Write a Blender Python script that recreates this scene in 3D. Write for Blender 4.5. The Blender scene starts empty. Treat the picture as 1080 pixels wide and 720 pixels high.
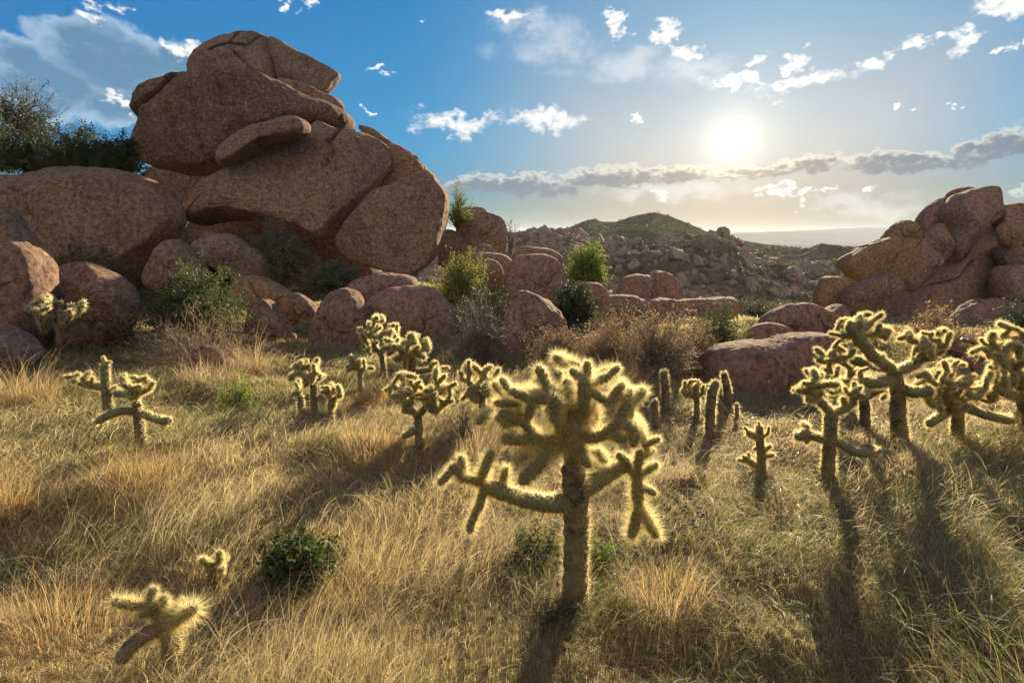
import bpy, bmesh, math, random
import numpy as np
from mathutils import Vector, Matrix
random.seed(7)
RNG = np.random.default_rng(11)
C = bpy.data.collections.new('desert'); bpy.context.scene.collection.children.link(C)
SC = bpy.context.scene
rad = math.radians

# ------------------------------------------------------------------ camera geometry
F = 600.0
CAM = np.array([0.0, 0.0, 1.6])
PIT = math.atan(112 / F)
FWD = np.array([0, math.cos(PIT), -math.sin(PIT)]); UP = np.array([0, math.sin(PIT), math.cos(PIT)])
def ray(px, py):
    u = (px - 540) / F; v = (360 - py) / F
    return np.array([u, 0, 0]) + FWD + v * UP
def at(px, py, y):                      # the point seen at a photo position, y metres ahead
    d = ray(px, py); return CAM + d * (y / d[1])
def mpp(p): return float(np.dot(np.asarray(p) - CAM, FWD)) / F
def sky_angles(px, py):
    d = ray(px, py); d = d / np.linalg.norm(d)
    return math.degrees(math.atan2(d[0], d[1])), math.degrees(math.asin(d[2]))

# ------------------------------------------------------------------ noise
def _h(i, j, k, s):
    n = (i * 374761393 + j * 668265263 + k * 2147483647 + s * 974634777).astype(np.int64) & 0xffffffff
    n = ((n ^ (n >> 13)) * 1274126177) & 0xffffffff
    n = ((n ^ (n >> 16)) * 2246822519) & 0xffffffff
    return ((n ^ (n >> 15)) & 0xffff) / 32767.5 - 1.0
def vnoise(p, s=0):
    p = np.asarray(p, float); i = np.floor(p).astype(np.int64); f = p - i; f = f * f * f * (f * (f * 6 - 15) + 10)
    x, y, z = i[..., 0], i[..., 1], i[..., 2]; r = 0
    for a in (0, 1):
        wa = f[..., 0] if a else 1 - f[..., 0]
        for b in (0, 1):
            wb = f[..., 1] if b else 1 - f[..., 1]
            for c in (0, 1):
                wc = f[..., 2] if c else 1 - f[..., 2]
                r = r + wa * wb * wc * _h(x + a, y + b, z + c, s)
    return r
def fbm(p, o=4, s=0, g=0.5):
    p = np.asarray(p, float); r = 0; a = 1
    for k in range(o):
        r = r + a * vnoise(p * 2.03 ** k + 17.3 * k, s + k); a *= g
    return r
def n2(x, y, f, s=0, o=3):
    x = np.asarray(x, float); y = np.asarray(y, float)
    return fbm(np.stack([x * f, y * f, np.zeros_like(x) + 3.7 * s], -1), o, s)
def sm(a, b, x):
    t = np.clip((np.asarray(x, float) - a) / (b - a), 0, 1); return t * t * (3 - 2 * t)

# ------------------------------------------------------------------ terrain height
def gz(x, y):
    x = np.asarray(x, float); y = np.asarray(y, float); r = np.hypot(x, y)
    a = x / np.maximum(y, 1.0)
    ys = 30 - 15 * sm(-.02, .12, a)             # where the flat breaks off into the valley
    z = -0.045 * np.clip(y, -6, 16) - 8.6 * sm(0, 32, y - ys)
    z = z + 5.0 * sm(17, 24, y) * sm(-.5, -.72, a) * (1 - sm(40, 60, y))
    z = z + 0.4 * sm(12, 15, y) * sm(-3.6, -1.0, x) * sm(2.4, .8, x) * (1 - sm(20, 28, y))
    z = z - 50 * sm(250, 700, r)
    near = 1 - sm(20, 45, r)
    z = z + near * (0.13 * n2(x, y, 0.45, 1) + 0.075 * n2(x, y, 1.5, 2, 2) + 0.02 * n2(x, y, 5, 3, 2))
    z = z - near * 0.0 + (1 - near) * 0.8 * n2(x, y, 0.06, 4)
    return z
G0 = float(gz(0.0, 0.0)); CAM[2] = 1.6 + G0
def ground(px, py):
    d = ray(px, py); lo, hi = 0.5, 0.5
    f = lambda t: CAM[2] + d[2] * t - float(gz(CAM[0] + d[0] * t, CAM[1] + d[1] * t))
    while f(hi) > 0 and hi < 60: lo = hi; hi *= 1.04
    for _ in range(25):
        m = (lo + hi) / 2
        if f(m) > 0: lo = m
        else: hi = m
    return CAM + d * hi

# ------------------------------------------------------------------ mesh + object helpers
def mesh_np(name, V, faces, mats, midx=None, smooth=True, col=None):
    me = bpy.data.meshes.new(name)
    V = np.asarray(V, np.float32)
    if isinstance(faces, np.ndarray): faces = [faces]
    faces = [np.asarray(f, np.int32) for f in faces if len(f)]
    me.vertices.add(len(V)); me.vertices.foreach_set('co', V.ravel())
    loops = np.concatenate([f.ravel() for f in faces])
    tot = np.concatenate([np.full(len(f), f.shape[1], np.int32) for f in faces])
    st = np.concatenate([[0], np.cumsum(tot)[:-1]]).astype(np.int32)
    me.loops.add(len(loops)); me.loops.foreach_set('vertex_index', loops)
    me.polygons.add(len(tot)); me.polygons.foreach_set('loop_start', st)
    try: me.polygons.foreach_set('loop_total', tot)
    except Exception: pass
    if midx is not None: me.polygons.foreach_set('material_index', np.asarray(midx, np.int32))
    me.polygons.foreach_set('use_smooth', np.full(len(tot), smooth, bool))
    if col is not None:
        a = me.color_attributes.new('tint', 'FLOAT_COLOR', 'POINT')
        c = np.ones((len(V), 4), np.float32); c[:, :3] = col; a.data.foreach_set('color', c.ravel())
    for m in (mats if isinstance(mats, (list, tuple)) else [mats]): me.materials.append(m)
    me.update(calc_edges=True)
    return me
def link(name, me, parent=None, loc=None):
    o = bpy.data.objects.new(name, me); C.objects.link(o)
    if parent is not None: o.parent = parent
    if loc is not None: o.location = loc
    return o
def tag(o, label=None, cat=None, group=None, kind=None):
    if label: o['label'] = label
    if cat: o['category'] = cat
    if group: o['group'] = group
    if kind: o['kind'] = kind
    return o
def empty(name, loc, label, cat, group=None):
    o = bpy.data.objects.new(name, None); C.objects.link(o); o.location = tuple(loc); o.empty_display_size = .1
    return tag(o, label, cat, group)
class Geo:                               # collects arrays into one mesh
    def __init__(s): s.V = []; s.F = {}; s.n = 0; s.C = []
    def add(s, V, Fs, mi=0, col=None):
        for f in (Fs if isinstance(Fs, list) else [Fs]):
            if len(f): s.F.setdefault((f.shape[1], mi), []).append(f + s.n)
        s.V.append(V); s.n += len(V)
        if col is not None: s.C.append(col)
    def mesh(s, name, mats, smooth=True):
        V = np.concatenate(s.V); fs = []; mi = []
        for (k, m), l in s.F.items():
            f = np.concatenate(l); fs.append(f); mi.append(np.full(len(f), m))
        return mesh_np(name, V, fs, mats, np.concatenate(mi), smooth, np.concatenate(s.C) if s.C else None)
_ico = {}
def ico(l):
    if l not in _ico:
        bm = bmesh.new(); bmesh.ops.create_icosphere(bm, subdivisions=l, radius=1)
        _ico[l] = (np.array([v.co[:] for v in bm.verts]), np.array([[v.index for v in f.verts] for f in bm.faces], np.int32)); bm.free()
    return _ico[l]
def norm(a): return a / np.maximum(np.linalg.norm(a, axis=-1, keepdims=True), 1e-9)
def tubes(P, R, m=3):                    # P (n,k,3) R (n,k)
    n, k, _ = P.shape
    T = np.empty_like(P); T[:, 1:-1] = P[:, 2:] - P[:, :-2]; T[:, 0] = P[:, 1] - P[:, 0]; T[:, -1] = P[:, -1] - P[:, -2]; T = norm(T)
    ref = np.tile(np.array([0.31, 0.22, 0.92]), (n, k, 1)); ref[np.abs((T * ref).sum(-1)) > .9] = (0.9, -.3, .1)
    A = norm(np.cross(T, ref)); B = np.cross(T, A)
    th = np.arange(m) * 2 * np.pi / m
    V = P[:, :, None] + R[:, :, None, None] * (A[:, :, None] * np.cos(th)[:, None] + B[:, :, None] * np.sin(th)[:, None])
    idx = np.arange(n * k * m).reshape(n, k, m); nx = np.roll(idx, -1, 2)
    Fq = np.stack([idx[:, :-1], nx[:, :-1], nx[:, 1:], idx[:, 1:]], -1).reshape(-1, 4)
    return V.reshape(-1, 3), Fq.astype(np.int32)
def ribbons(P, W, S):                    # P (n,k,3) W (n,k) S (n,3) side vector
    n, k, _ = P.shape
    V = np.stack([P - S[:, None] * W[..., None] / 2, P + S[:, None] * W[..., None] / 2], 2)
    idx = np.arange(n * k * 2).reshape(n, k, 2)
    Fq = np.stack([idx[:, :-1, 0], idx[:, :-1, 1], idx[:, 1:, 1], idx[:, 1:, 0]], -1).reshape(-1, 4)
    return V.reshape(-1, 3), Fq.astype(np.int32)

# ------------------------------------------------------------------ materials
class N:
    def __init__(s, m):
        m.use_nodes = True; s.t = m.node_tree; s.t.nodes.clear()
    def __call__(s, typ, ins=None, **kw):
        n = s.t.nodes.new(typ)
        for k, v in kw.items(): setattr(n, k, v)
        for k, v in (ins or {}).items():
            if isinstance(v, bpy.types.NodeSocket): s.t.links.new(v, n.inputs[k])
            else: n.inputs[k].default_value = v
        return n
    def math(s, op, a, b=0.0, c=None, clamp=False):
        d = {0: a, 1: b}
        if c is not None: d[2] = c
        return s('ShaderNodeMath', d, operation=op, use_clamp=clamp).outputs[0]
    def mix(s, f, a, b, bt='MIX'):
        n = s('ShaderNodeMix', data_type='RGBA', blend_type=bt)
        for k, v in ((0, f), (6, a), (7, b)):
            if isinstance(v, bpy.types.NodeSocket): s.t.links.new(v, n.inputs[k])
            else: n.inputs[k].default_value = v if k == 0 else (tuple(v) + (1,))[:4]
        return n.outputs[2]
    def ramp(s, f, stops):
        n = s('ShaderNodeValToRGB', {0: f}); e = n.color_ramp.elements
        while len(e) < len(stops): e.new(.5)
        for q, (p, c) in zip(e, stops): q.position = p; q.color = (tuple(c) + (1,))[:4] if not isinstance(c, (int, float)) else (c, c, c, 1)
        return n.outputs[0]
    def noise(s, co, scale, detail=6, rough=.55, dist=0.0):
        return s('ShaderNodeTexNoise', {'Vector': co, 'Scale': scale, 'Detail': detail, 'Roughness': rough, 'Distortion': dist}).outputs[0]
    def sstep(s, x, a, b):
        return s('ShaderNodeMapRange', {0: x, 1: a, 2: b, 3: 0.0, 4: 1.0}, interpolation_type='SMOOTHSTEP').outputs[0]

def rock_mat(name, c1, c2, dark, ochre, ochre_amt=.5, scale=1.0, bump=1.0):
    m = bpy.data.materials.new(name); n = N(m)
    co = n('ShaderNodeTexCoord').outputs['Object']
    big = n.noise(co, .55 * scale, 5, .6, .4)
    base = n.mix(n.sstep(big, .36, .62), c1, c2)
    och = n.sstep(n.noise(co, .8 * scale, 6, .65, .8), .54, .72)
    base = n.mix(n.math('MULTIPLY', och, ochre_amt), base, ochre)
    st = n('ShaderNodeMapping', {'Vector': co, 'Scale': (1.3 * scale, 1.3 * scale, .4 * scale)}).outputs[0]
    varn = n.sstep(n.noise(st, 1.0, 9, .68, .6), .50, .74)
    base = n.mix(n.math('MULTIPLY', varn, .65), base, dark)
    grain = n.noise(co, 8 * scale, 10, .8)
    base = n.mix(n.math('MULTIPLY', n.sstep(grain, .51, .60), .62), base, dark)
    base = n.mix(n.math('MULTIPLY', n.sstep(grain, .485, .40), .6), base, (.40, .31, .25))
    spk = n.noise(co, 11 * scale, 3, .7)
    base = n.mix(n.math('MULTIPLY', n.sstep(spk, .52, .60), .65), base, dark)
    vc = n('ShaderNodeTexVoronoi', {'Vector': n('ShaderNodeVectorMath', {0: co, 1: n('ShaderNodeTexNoise', {'Vector': co, 'Scale': 1.1 * scale, 'Detail': 6}).outputs[1]}, operation='ADD').outputs[0], 'Scale': .5 * scale}, feature='DISTANCE_TO_EDGE').outputs['Distance']
    crk = n.math('MULTIPLY', n.sstep(vc, .012, .003), n.sstep(n.noise(co, .7 * scale, 4, .6), .53, .60))
    base = n.mix(n.math('MULTIPLY', crk, .7), base, (.045, .03, .022))
    lich = n.sstep(n.noise(co, 4.5 * scale, 8, .7, .3), .64, .72)
    base = n.mix(n.math('MULTIPLY', lich, .35), base, (.16, .15, .11))
    h = n.math('ADD', n.math('MULTIPLY', n.noise(co, 2.2 * scale, 9, .62, .3), .11), n.math('MULTIPLY', n.noise(co, 11 * scale, 8, .8), .085))
    vor = n('ShaderNodeTexVoronoi', {'Vector': n('ShaderNodeVectorMath', {0: co, 1: n('ShaderNodeTexNoise', {'Vector': co, 'Scale': 1.3 * scale, 'Detail': 4}).outputs[1]}, operation='ADD').outputs[0], 'Scale': .55 * scale}, feature='DISTANCE_TO_EDGE')
    crack = n.sstep(vor.outputs['Distance'], 0.0, .018)
    h = n.math('ADD', h, n.math('MULTIPLY', crack, .012)); h = n.math('SUBTRACT', h, n.math('MULTIPLY', crk, .04))
    h = n.math('ADD', h, n.math('MULTIPLY', n.sstep(n.noise(co, 9 * scale, 2, .5), .3, .42), .012))
    b = n('ShaderNodeBump', {'Height': h, 'Strength': .85 * bump, 'Distance': 1.0})
    p = n('ShaderNodeBsdfPrincipled', {'Base Color': base, 'Roughness': .88, 'Normal': b.outputs[0]})
    p.inputs['Specular IOR Level'].default_value = .08
    n('ShaderNodeOutputMaterial', {0: p.outputs[0]})
    return m
M = {}
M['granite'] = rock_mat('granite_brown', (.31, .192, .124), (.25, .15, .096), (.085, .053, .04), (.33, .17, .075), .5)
M['brown'] = rock_mat('granite_varnished_gap_shade', (.225, .135, .089), (.18, .102, .068), (.06, .036, .028), (.26, .14, .06), .5)  # desert varnish; on the gap rock the dark tone stands in for shade
M['pink'] = rock_mat('granite_pink', (.35, .207, .152), (.285, .165, .118), (.10, .062, .05), (.33, .19, .10), .3)
M['ochre'] = rock_mat('granite_ochre', (.36, .225, .10), (.29, .17, .085), (.11, .07, .045), (.38, .22, .075), .6)
M['grey'] = rock_mat('granite_grey', (.27, .19, .145), (.21, .145, .11), (.09, .062, .05), (.28, .17, .09), .4)
M['hillrock'] = rock_mat('hill_rock', (.34, .255, .195), (.26, .195, .145), (.09, .07, .055), (.27, .19, .12), .4, .5, 1.2)

def leaf_mat(name, c, c2, trans=.45, rough=.6, attr=False, tcol=None):
    m = bpy.data.materials.new(name); n = N(m)
    co = n('ShaderNodeTexCoord').outputs['Object']
    if attr:
        col = n('ShaderNodeAttribute', attribute_name='tint').outputs['Color']
    else:
        col = n.mix(n.sstep(n.noise(co, 7, 3, .7), .35, .65), c, c2)
    d = n('ShaderNodeBsdfPrincipled', {'Base Color': col, 'Roughness': rough}); d.inputs['Specular IOR Level'].default_value = .25
    t = n('ShaderNodeBsdfTranslucent', {0: tcol + (1,) if tcol else col})
    x = n('ShaderNodeMixShader', {0: trans, 1: d.outputs[0], 2: t.outputs[0]})
    n('ShaderNodeOutputMaterial', {0: x.outputs[0]})
    return m
M['grass'] = leaf_mat('grass_blades', None, None, .66, .45, True)
M['leaf_green'] = leaf_mat('leaf_green', (.052, .082, .022), (.085, .108, .03))
M['leaf_bright'] = leaf_mat('leaf_bright', (.16, .24, .04), (.22, .26, .05))
M['leaf_yellow'] = leaf_mat('leaf_yellow', (.26, .25, .04), (.18, .22, .04))
M['leaf_dark'] = leaf_mat('leaf_dark', (.035, .06, .02), (.05, .07, .03), .3)
M['leaf_grey'] = leaf_mat('leaf_grey', (.10, .12, .07), (.13, .13, .08), .3)
M['leaf_dry'] = leaf_mat('leaf_dry', (.36, .25, .12), (.28, .19, .10), .4)
M['twig_dark'] = leaf_mat('twig_dark', (.055, .04, .03), (.09, .065, .045), .0)
M['twig_grey'] = leaf_mat('twig_grey', (.22, .18, .14), (.15, .12, .095), .0)
M['twig_tan'] = leaf_mat('twig_tan', (.36, .26, .17), (.26, .18, .12), .1)
M['twig_red'] = leaf_mat('twig_red', (.26, .11, .06), (.18, .08, .05), .1)
M['spine'] = leaf_mat('cactus_spine', (.36, .30, .15), (.31, .25, .12), .66, .35, tcol=(.97, .84, .45))
def cactus_mat(name, c1, c2, dark, amt):
    m = bpy.data.materials.new(name); n = N(m)
    co = n('ShaderNodeTexCoord').outputs['Object']
    base = n.mix(n.sstep(n.noise(co, 9, 4, .6), .4, .62), c1, c2)
    base = n.mix(n.math('MULTIPLY', n.sstep(n.noise(co, 8, 4, .65), .52, .60), amt), base, dark)
    b = n('ShaderNodeBump', {'Height': n.noise(co, 60, 3, .6), 'Strength': .5, 'Distance': .01})
    p = n('ShaderNodeBsdfPrincipled', {'Base Color': base, 'Roughness': .6, 'Normal': b.outputs[0]})
    n('ShaderNodeOutputMaterial', {0: p.outputs[0]})
    return m
M['cactus'] = cactus_mat('cactus_skin', (.115, .12, .05), (.085, .095, .04), (.07, .055, .03), .35)
M['trunk'] = cactus_mat('cactus_trunk', (.15, .10, .055), (.11, .078, .04), (.028, .02, .015), .9)
def soil_mat():
    m = bpy.data.materials.new('dry_soil'); n = N(m)
    co = n('ShaderNodeTexCoord').outputs['Object']
    base = n.mix(n.sstep(n.noise(co, .8, 6, .6, .3), .38, .64), (.20, .135, .07), (.27, .19, .10))
    base = n.mix(n.math('MULTIPLY', n.sstep(n.noise(co, .45, 5, .6), .52, .66), .55), base, (.09, .10, .035))
    st = n('ShaderNodeMapping', {'Vector': co, 'Scale': (30, 9, 20), 'Rotation': (0, 0, .6)}).outputs[0]
    base = n.mix(n.sstep(n.noise(st, 1, 5, .7, 1.2), .5, .68), base, (.36, .27, .14))
    base = n.mix(n.sstep(n.noise(co, 18, 5, .7), .56, .7), base, (.10, .065, .04))
    dist = n('ShaderNodeVectorMath', {0: co}, operation='LENGTH').outputs[1]
    base = n.mix(n.sstep(dist, 17, 32), base, n.mix(n.noise(co, .05, 6, .6), (.07, .07, .035), (.11, .09, .055)))
    b = n('ShaderNodeBump', {'Height': n.noise(co, 22, 8, .7, .5), 'Strength': .9, 'Distance': .06})
    p = n('ShaderNodeBsdfPrincipled', {'Base Color': base, 'Roughness': .95, 'Normal': b.outputs[0]}); p.inputs['Specular IOR Level'].default_value = .0
    n('ShaderNodeOutputMaterial', {0: p.outputs[0]}); return m
M['soil'] = soil_mat()
def hill_mat(name, g1, g2, rockc, rock_amt, sc):
    m = bpy.data.materials.new(name); n = N(m)
    co = n('ShaderNodeTexCoord').outputs['Object']
    base = n.mix(n.sstep(n.noise(co, .05 * sc, 8, .65, .4), .4, .6), g1, g2)
    base = n.mix(n.math('MULTIPLY', n.sstep(n.noise(co, .16 * sc, 8, .7), .48, .6), rock_amt), base, rockc)
    base = n.mix(n.math('MULTIPLY', n.sstep(n.noise(co, .9 * sc, 4, .7), .55, .68), .7), base, (.05, .06, .025))
    b = n('ShaderNodeBump', {'Height': n.noise(co, .4 * sc, 9, .7), 'Strength': 1.0, 'Distance': 1.2 / sc})
    p = n('ShaderNodeBsdfPrincipled', {'Base Color': base, 'Roughness': .95, 'Normal': b.outputs[0]}); p.inputs['Specular IOR Level'].default_value = .0
    n('ShaderNodeOutputMaterial', {0: p.outputs[0]}); return m
M['hill'] = hill_mat('scrub_slope', (.16, .12, .07), (.11, .10, .05), (.30, .22, .155), .7, 1.0)
M['greenhill'] = hill_mat('green_hill', (.085, .085, .034), (.11, .098, .042), (.15, .115, .075), .2, .6)
M['farmount'] = hill_mat('far_mountain', (.16, .13, .10), (.13, .12, .09), (.2, .16, .13), .5, .02)

# ------------------------------------------------------------------ ground sheet
def build_ground():
    na = 760
    rr = np.concatenate([[0.0], np.geomspace(.35, 30, 230), np.geomspace(31, 9000, 80)])
    th = np.arange(na) * 2 * np.pi / na
    X = rr[:, None] * np.sin(th); Y = rr[:, None] * np.cos(th)
    V = np.stack([X, Y, gz(X, Y)], -1).reshape(-1, 3)
    idx = np.arange(len(rr) * na).reshape(len(rr), na); nx = np.roll(idx, -1, 1)
    Fq = np.stack([idx[:-1], idx[1:], nx[1:], nx[:-1]], -1).reshape(-1, 4)
    o = link('ground', mesh_np('ground', V, Fq, M['soil']))
    tag(o, 'dry sandy desert ground under the grass', None, None, 'structure')
build_ground()

# ------------------------------------------------------------------ boulders
def outline_radius(pts, th):             # star-shaped outline: radius for every angle around the centre
    pts = np.asarray(pts, float); n = len(pts); k = 10
    t = np.linspace(0, 1, k, endpoint=False)[:, None]; res = []
    for i in range(n):                   # Catmull-Rom, softened towards the polygon
        a, b, c, d = pts[i - 1], pts[i], pts[(i + 1) % n], pts[(i + 2) % n]
        res.append(.5 * (2 * b + (c - a) * t + (2 * a - 5 * b + 4 * c - d) * t ** 2 + (-a + 3 * b - 3 * c + d) * t ** 3))
    q = np.concatenate(res)
    a = np.unwrap(np.arctan2(q[:, 1], q[:, 0])); r = np.hypot(q[:, 0], q[:, 1])
    a = np.mod(np.arctan2(q[:, 1], q[:, 0]), 2 * np.pi); o = np.argsort(a); a = a[o]; r = r[o]
    a = np.concatenate([a - 2 * np.pi, a, a + 2 * np.pi]); r = np.tile(r, 3)
    return np.interp(np.mod(th, 2 * np.pi), a, r)
NB = [0]
def dmap(px, y):                         # the pile, the saddle and the right formation stand at different ranges
    return y if y <= 10 else 10 + (y - 10) * (2.3 if px < 480 else 2.0 if px < 785 else 1.6)
def boulder(label, pts, y, thick=.75, mat='granite', lean=0.1, lvl=5, box=.76, cracks=(), name='boulder', amp=.065, cuts=6, group='granite boulders', seed=None, yaw=0.0):
    NB[0] += 1; sd = seed or NB[0] * 13
    rng = np.random.default_rng(sd); y = dmap(np.mean([p[0] for p in pts]), y)
    W = np.array([at(px, py, y) for px, py in pts])
    c = (W.max(0) + W.min(0)) / 2; c[1] = y
    pl = W[:, [0, 2]] - c[[0, 2]]
    V, Fc = ico(lvl); V = V.copy()
    th = np.arctan2(V[:, 2], V[:, 0]); R = outline_radius(pl, th)
    size = math.sqrt(abs(np.ptp(pl[:, 0]) * np.ptp(pl[:, 1]))) / 2
    ny = np.clip(V[:, 1], -1, 1); co = np.sqrt(np.maximum(1 - ny * ny, 0))
    pr = co ** box; dp = np.sign(ny) * np.abs(ny) ** box
    D = size * thick
    # centre of the profile wanders with depth, so front and back are not mirror copies
    P = np.stack([pl[:, 0].mean() * 0 + R * np.cos(th) * pr, dp * D, R * np.sin(th) * pr], -1)
    for _ in range(cuts):                # broken faces on the front and back
        nn = np.array([rng.normal(0, .38), -1 if rng.random() < .75 else 1, rng.normal(.12, .32)]); nn /= np.linalg.norm(nn)
        e = np.abs(P @ nn).max(); h = e * rng.uniform(.56, .84)
        ex = np.maximum(P @ nn - h, 0); P -= nn * (ex * .82)[:, None]
    q = P / size
    nrm = norm(P / np.array([np.ptp(pl[:, 0]) / 2, D, np.ptp(pl[:, 1]) / 2]) ** 1)
    d = amp * fbm(q * 1.1 + sd, 3, sd) + amp * .30 * fbm(q * 4 + sd, 3, sd + 5) + .011 * fbm(q * 12, 3, sd + 9) + .006 * fbm(q * 34, 2, sd + 12)
    rg = 1 - np.abs(fbm(q * 1.4 + sd * .7, 3, sd + 3)); d -= amp * .35 * sm(.93, 1.0, rg)      # erosion grooves
    P = P + nrm * (d * size)[:, None]
    P[:, 1] += lean * P[:, 2] + yaw * P[:, 0]
    for cr in cracks:
        cw = np.array([at(px, py, y) for px, py in cr])[:, [0, 2]] - c[[0, 2]]
        pf = P[:, [0, 2]] + .02 * size * np.stack([fbm(q * 5, 2, sd + 21), fbm(q * 5, 2, sd + 22)], -1); dist = np.full(len(P), 9.)
        for a, b in zip(cw[:-1], cw[1:]):
            ab = b - a; t = np.clip(((pf - a) @ ab) / (ab @ ab), 0, 1); dist = np.minimum(dist, np.linalg.norm(pf - (a + t[:, None] * ab), axis=1))
        w = .024 * size * (1 + .4 * vnoise(q * 3, sd))
        g = np.exp(-(dist / w) ** 2) * (ny < .15)
        P += np.array([0, .15 * size, 0]) * g[:, None]
    o = link(name, mesh_np(name, P, Fc, M[mat]), None, tuple(c))
    return tag(o, label, 'boulder', group)

PILE = 'granite boulders of the tall left pile'
boulder('cracked brown capstone on the very top of the tall boulder pile', [(202,85),(204,70),(214,57),(233,44),(264,36),(283,42),(293,59),(302,80),(296,97),(247,99),(208,98)], 18.6, .9, 'grey', .2, 6, .6, cuts=8, cracks=[[(233,60),(252,52),(272,57),(283,42)],[(252,52),(258,40)],[(240,75),(262,66),(290,92)]], group=PILE)
boulder('pointed tan capstone jutting right from the top of the pile', [(282,39),(297,44),(332,64),(356,76),(354,85),(342,98),(324,96),(301,92),(289,66)], 18.4, .9, 'grey', .05, 5, group=PILE)
boulder('thin broken slab wedged under the jutting capstone', [(290,84),(320,88),(342,99),(359,106),(365,118),(348,121),(300,110)], 17.9, .9, 'granite', 0, 5, group=PILE)
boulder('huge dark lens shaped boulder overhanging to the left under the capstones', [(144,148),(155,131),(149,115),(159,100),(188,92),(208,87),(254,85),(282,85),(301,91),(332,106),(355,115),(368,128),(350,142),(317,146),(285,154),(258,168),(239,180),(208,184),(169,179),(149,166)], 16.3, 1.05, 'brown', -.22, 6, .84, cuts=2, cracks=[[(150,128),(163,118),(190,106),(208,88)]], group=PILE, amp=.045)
boulder('narrow sausage shaped boulder lying across the pile below the lens boulder', [(232,164),(237,152),(258,137),(285,129),(305,122),(320,127),(325,136),(313,145),(289,149),(274,156),(262,168),(243,177),(233,174)], 14.6, .8, 'granite', .2, 5, .8, group=PILE, cuts=1)
boulder('largest pinkish brown block at the middle of the tall pile', [(214,226),(236,196),(258,176),(285,152),(324,138),(332,127),(350,132),(379,134),(408,154),(406,174),(394,189),(379,216),(360,252),(332,245),(285,234),(247,232),(223,236)], 15.3, .85, 'granite', .24, 6, .7, cuts=6, cracks=[[(357,136),(351,152),(358,164),(353,178)],[(258,176),(240,200),(222,232)]], group=PILE, amp=.04)
boulder('rounded shoulder stone at the left foot of the largest block', [(197,222),(205,203),(231,181),(252,176),(256,195),(240,222),(222,238),(202,234)], 15.0, .9, 'granite', .15, 5, group=PILE)
boulder('small stone on the right shoulder behind the largest block', [(378,134),(395,136),(412,150),(424,160),(412,166),(395,152)], 16.6, .8, 'grey', .1, 4, group=PILE)
boulder('upper right brown block of the pile above the rounded end block', [(375,214),(395,184),(410,152),(429,158),(445,170),(450,182),(430,205),(400,222)], 16.2, .9, 'granite', .15, 5, .66, group=PILE)
boulder('big rounded end block on the right of the tall pile', [(359,253),(376,224),(394,204),(418,194),(447,179),(460,191),(472,210),(469,245),(460,273),(437,290),(402,283),(371,270)], 14.6, .9, 'granite', .2, 6, .72, cuts=6, group=PILE, amp=.04)
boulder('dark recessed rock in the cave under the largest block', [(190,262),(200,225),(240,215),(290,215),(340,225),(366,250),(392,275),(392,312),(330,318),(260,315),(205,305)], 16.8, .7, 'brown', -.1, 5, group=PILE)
boulder('flat pale rock lying below the cave of the pile', [(206,257),(231,247),(258,257),(282,273),(284,288),(258,293),(231,283),(212,270)], 13.2, .9, 'grey', .2, 5, group=PILE)
boulder('pointed dark rock right of the giant left boulder', [(157,290),(169,261),(184,254),(204,273),(219,292),(205,304),(170,304)], 12.8, .9, 'granite', .15, 5, group=PILE)
boulder('dim rock behind the flat pale rock', [(180,262),(188,243),(214,243),(232,252),(225,275),(200,282)], 14.2, .8, 'granite', .1, 5, group=PILE)
boulder('shadowed rock filling the gap under the lens boulder', [(150,200),(165,176),(200,180),(232,182),(215,205),(196,232),(185,250),(165,240)], 19, .8, 'brown', 0, 5, group=PILE)  # darker granite colour paints the deep shade of this gap
boulder('low flat slab under the rounded end block', [(372,296),(400,288),(433,292),(440,302),(430,316),(386,318),(372,308)], 12.9, 1.1, 'pink', .1, 5, group=PILE)

LOW = 'low boulders along the foot of the left pile'
boulder('giant smooth brown boulder at the left edge with sunlit flank', [(-80,215),(-40,188),(0,185),(33,183),(57,176),(77,175),(110,177),(150,187),(180,210),(193,232),(187,246),(166,268),(157,287),(140,296),(100,292),(60,285),(20,275),(-50,270)], 13.6, .8, 'granite', .3, 6, .82, cuts=3, group=LOW, amp=.035)
boulder('sloping rock cut by the left frame edge under the giant boulder', [(-60,240),(-20,222),(0,222),(20,242),(34,262),(20,285),(-50,285)], 11.4, .9, 'granite', .2, 5, group=LOW)
boulder('orange topped boulder cut by the left frame edge', [(-45,280),(-25,258),(0,252),(17,257),(36,271),(44,290),(46,318),(38,366),(-20,372),(-45,330)], 10.2, .8, 'granite', .12, 5, group=LOW)
boulder('rounded orange topped boulder right of the frame edge boulder', [(50,300),(54,284),(67,276),(93,281),(120,295),(138,312),(141,336),(122,362),(75,366),(51,345)], 10.7, .85, 'granite', .2, 5, group=LOW)
boulder('dark half buried rock in shade by the left frame edge', [(-30,360),(0,346),(13,350),(37,366),(42,382),(20,390),(-25,390)], 8.7, .9, 'grey', .1, 5, group=LOW)
boulder('small half buried reddish stone in the grass below the brush', [(195,382),(207,366),(227,366),(240,376),(249,392),(220,398)], 8.9, .9, 'pink', .1, 5, group=LOW)
boulder('long sunlit ridge rock sloping down right below the cave', [(240,300),(250,290),(272,294),(299,306),(322,325),(315,342),(286,345),(265,326),(245,316)], 11.6, .9, 'ochre', .2, 5, group=LOW, cracks=[[(262,296),(290,322),(300,340)]])
boulder('lower rock leaning against the sunlit ridge rock', [(262,340),(268,320),(279,317),(299,338),(313,362),(296,374),(268,370)], 10.9, .9, 'granite', .2, 5, group=LOW)
boulder('small wedge stone between the ridge rock and the haystack boulder', [(303,316),(310,309),(320,313),(334,325),(332,340),(318,338)], 11.2, .9, 'granite', .1, 4, group=LOW)
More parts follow.
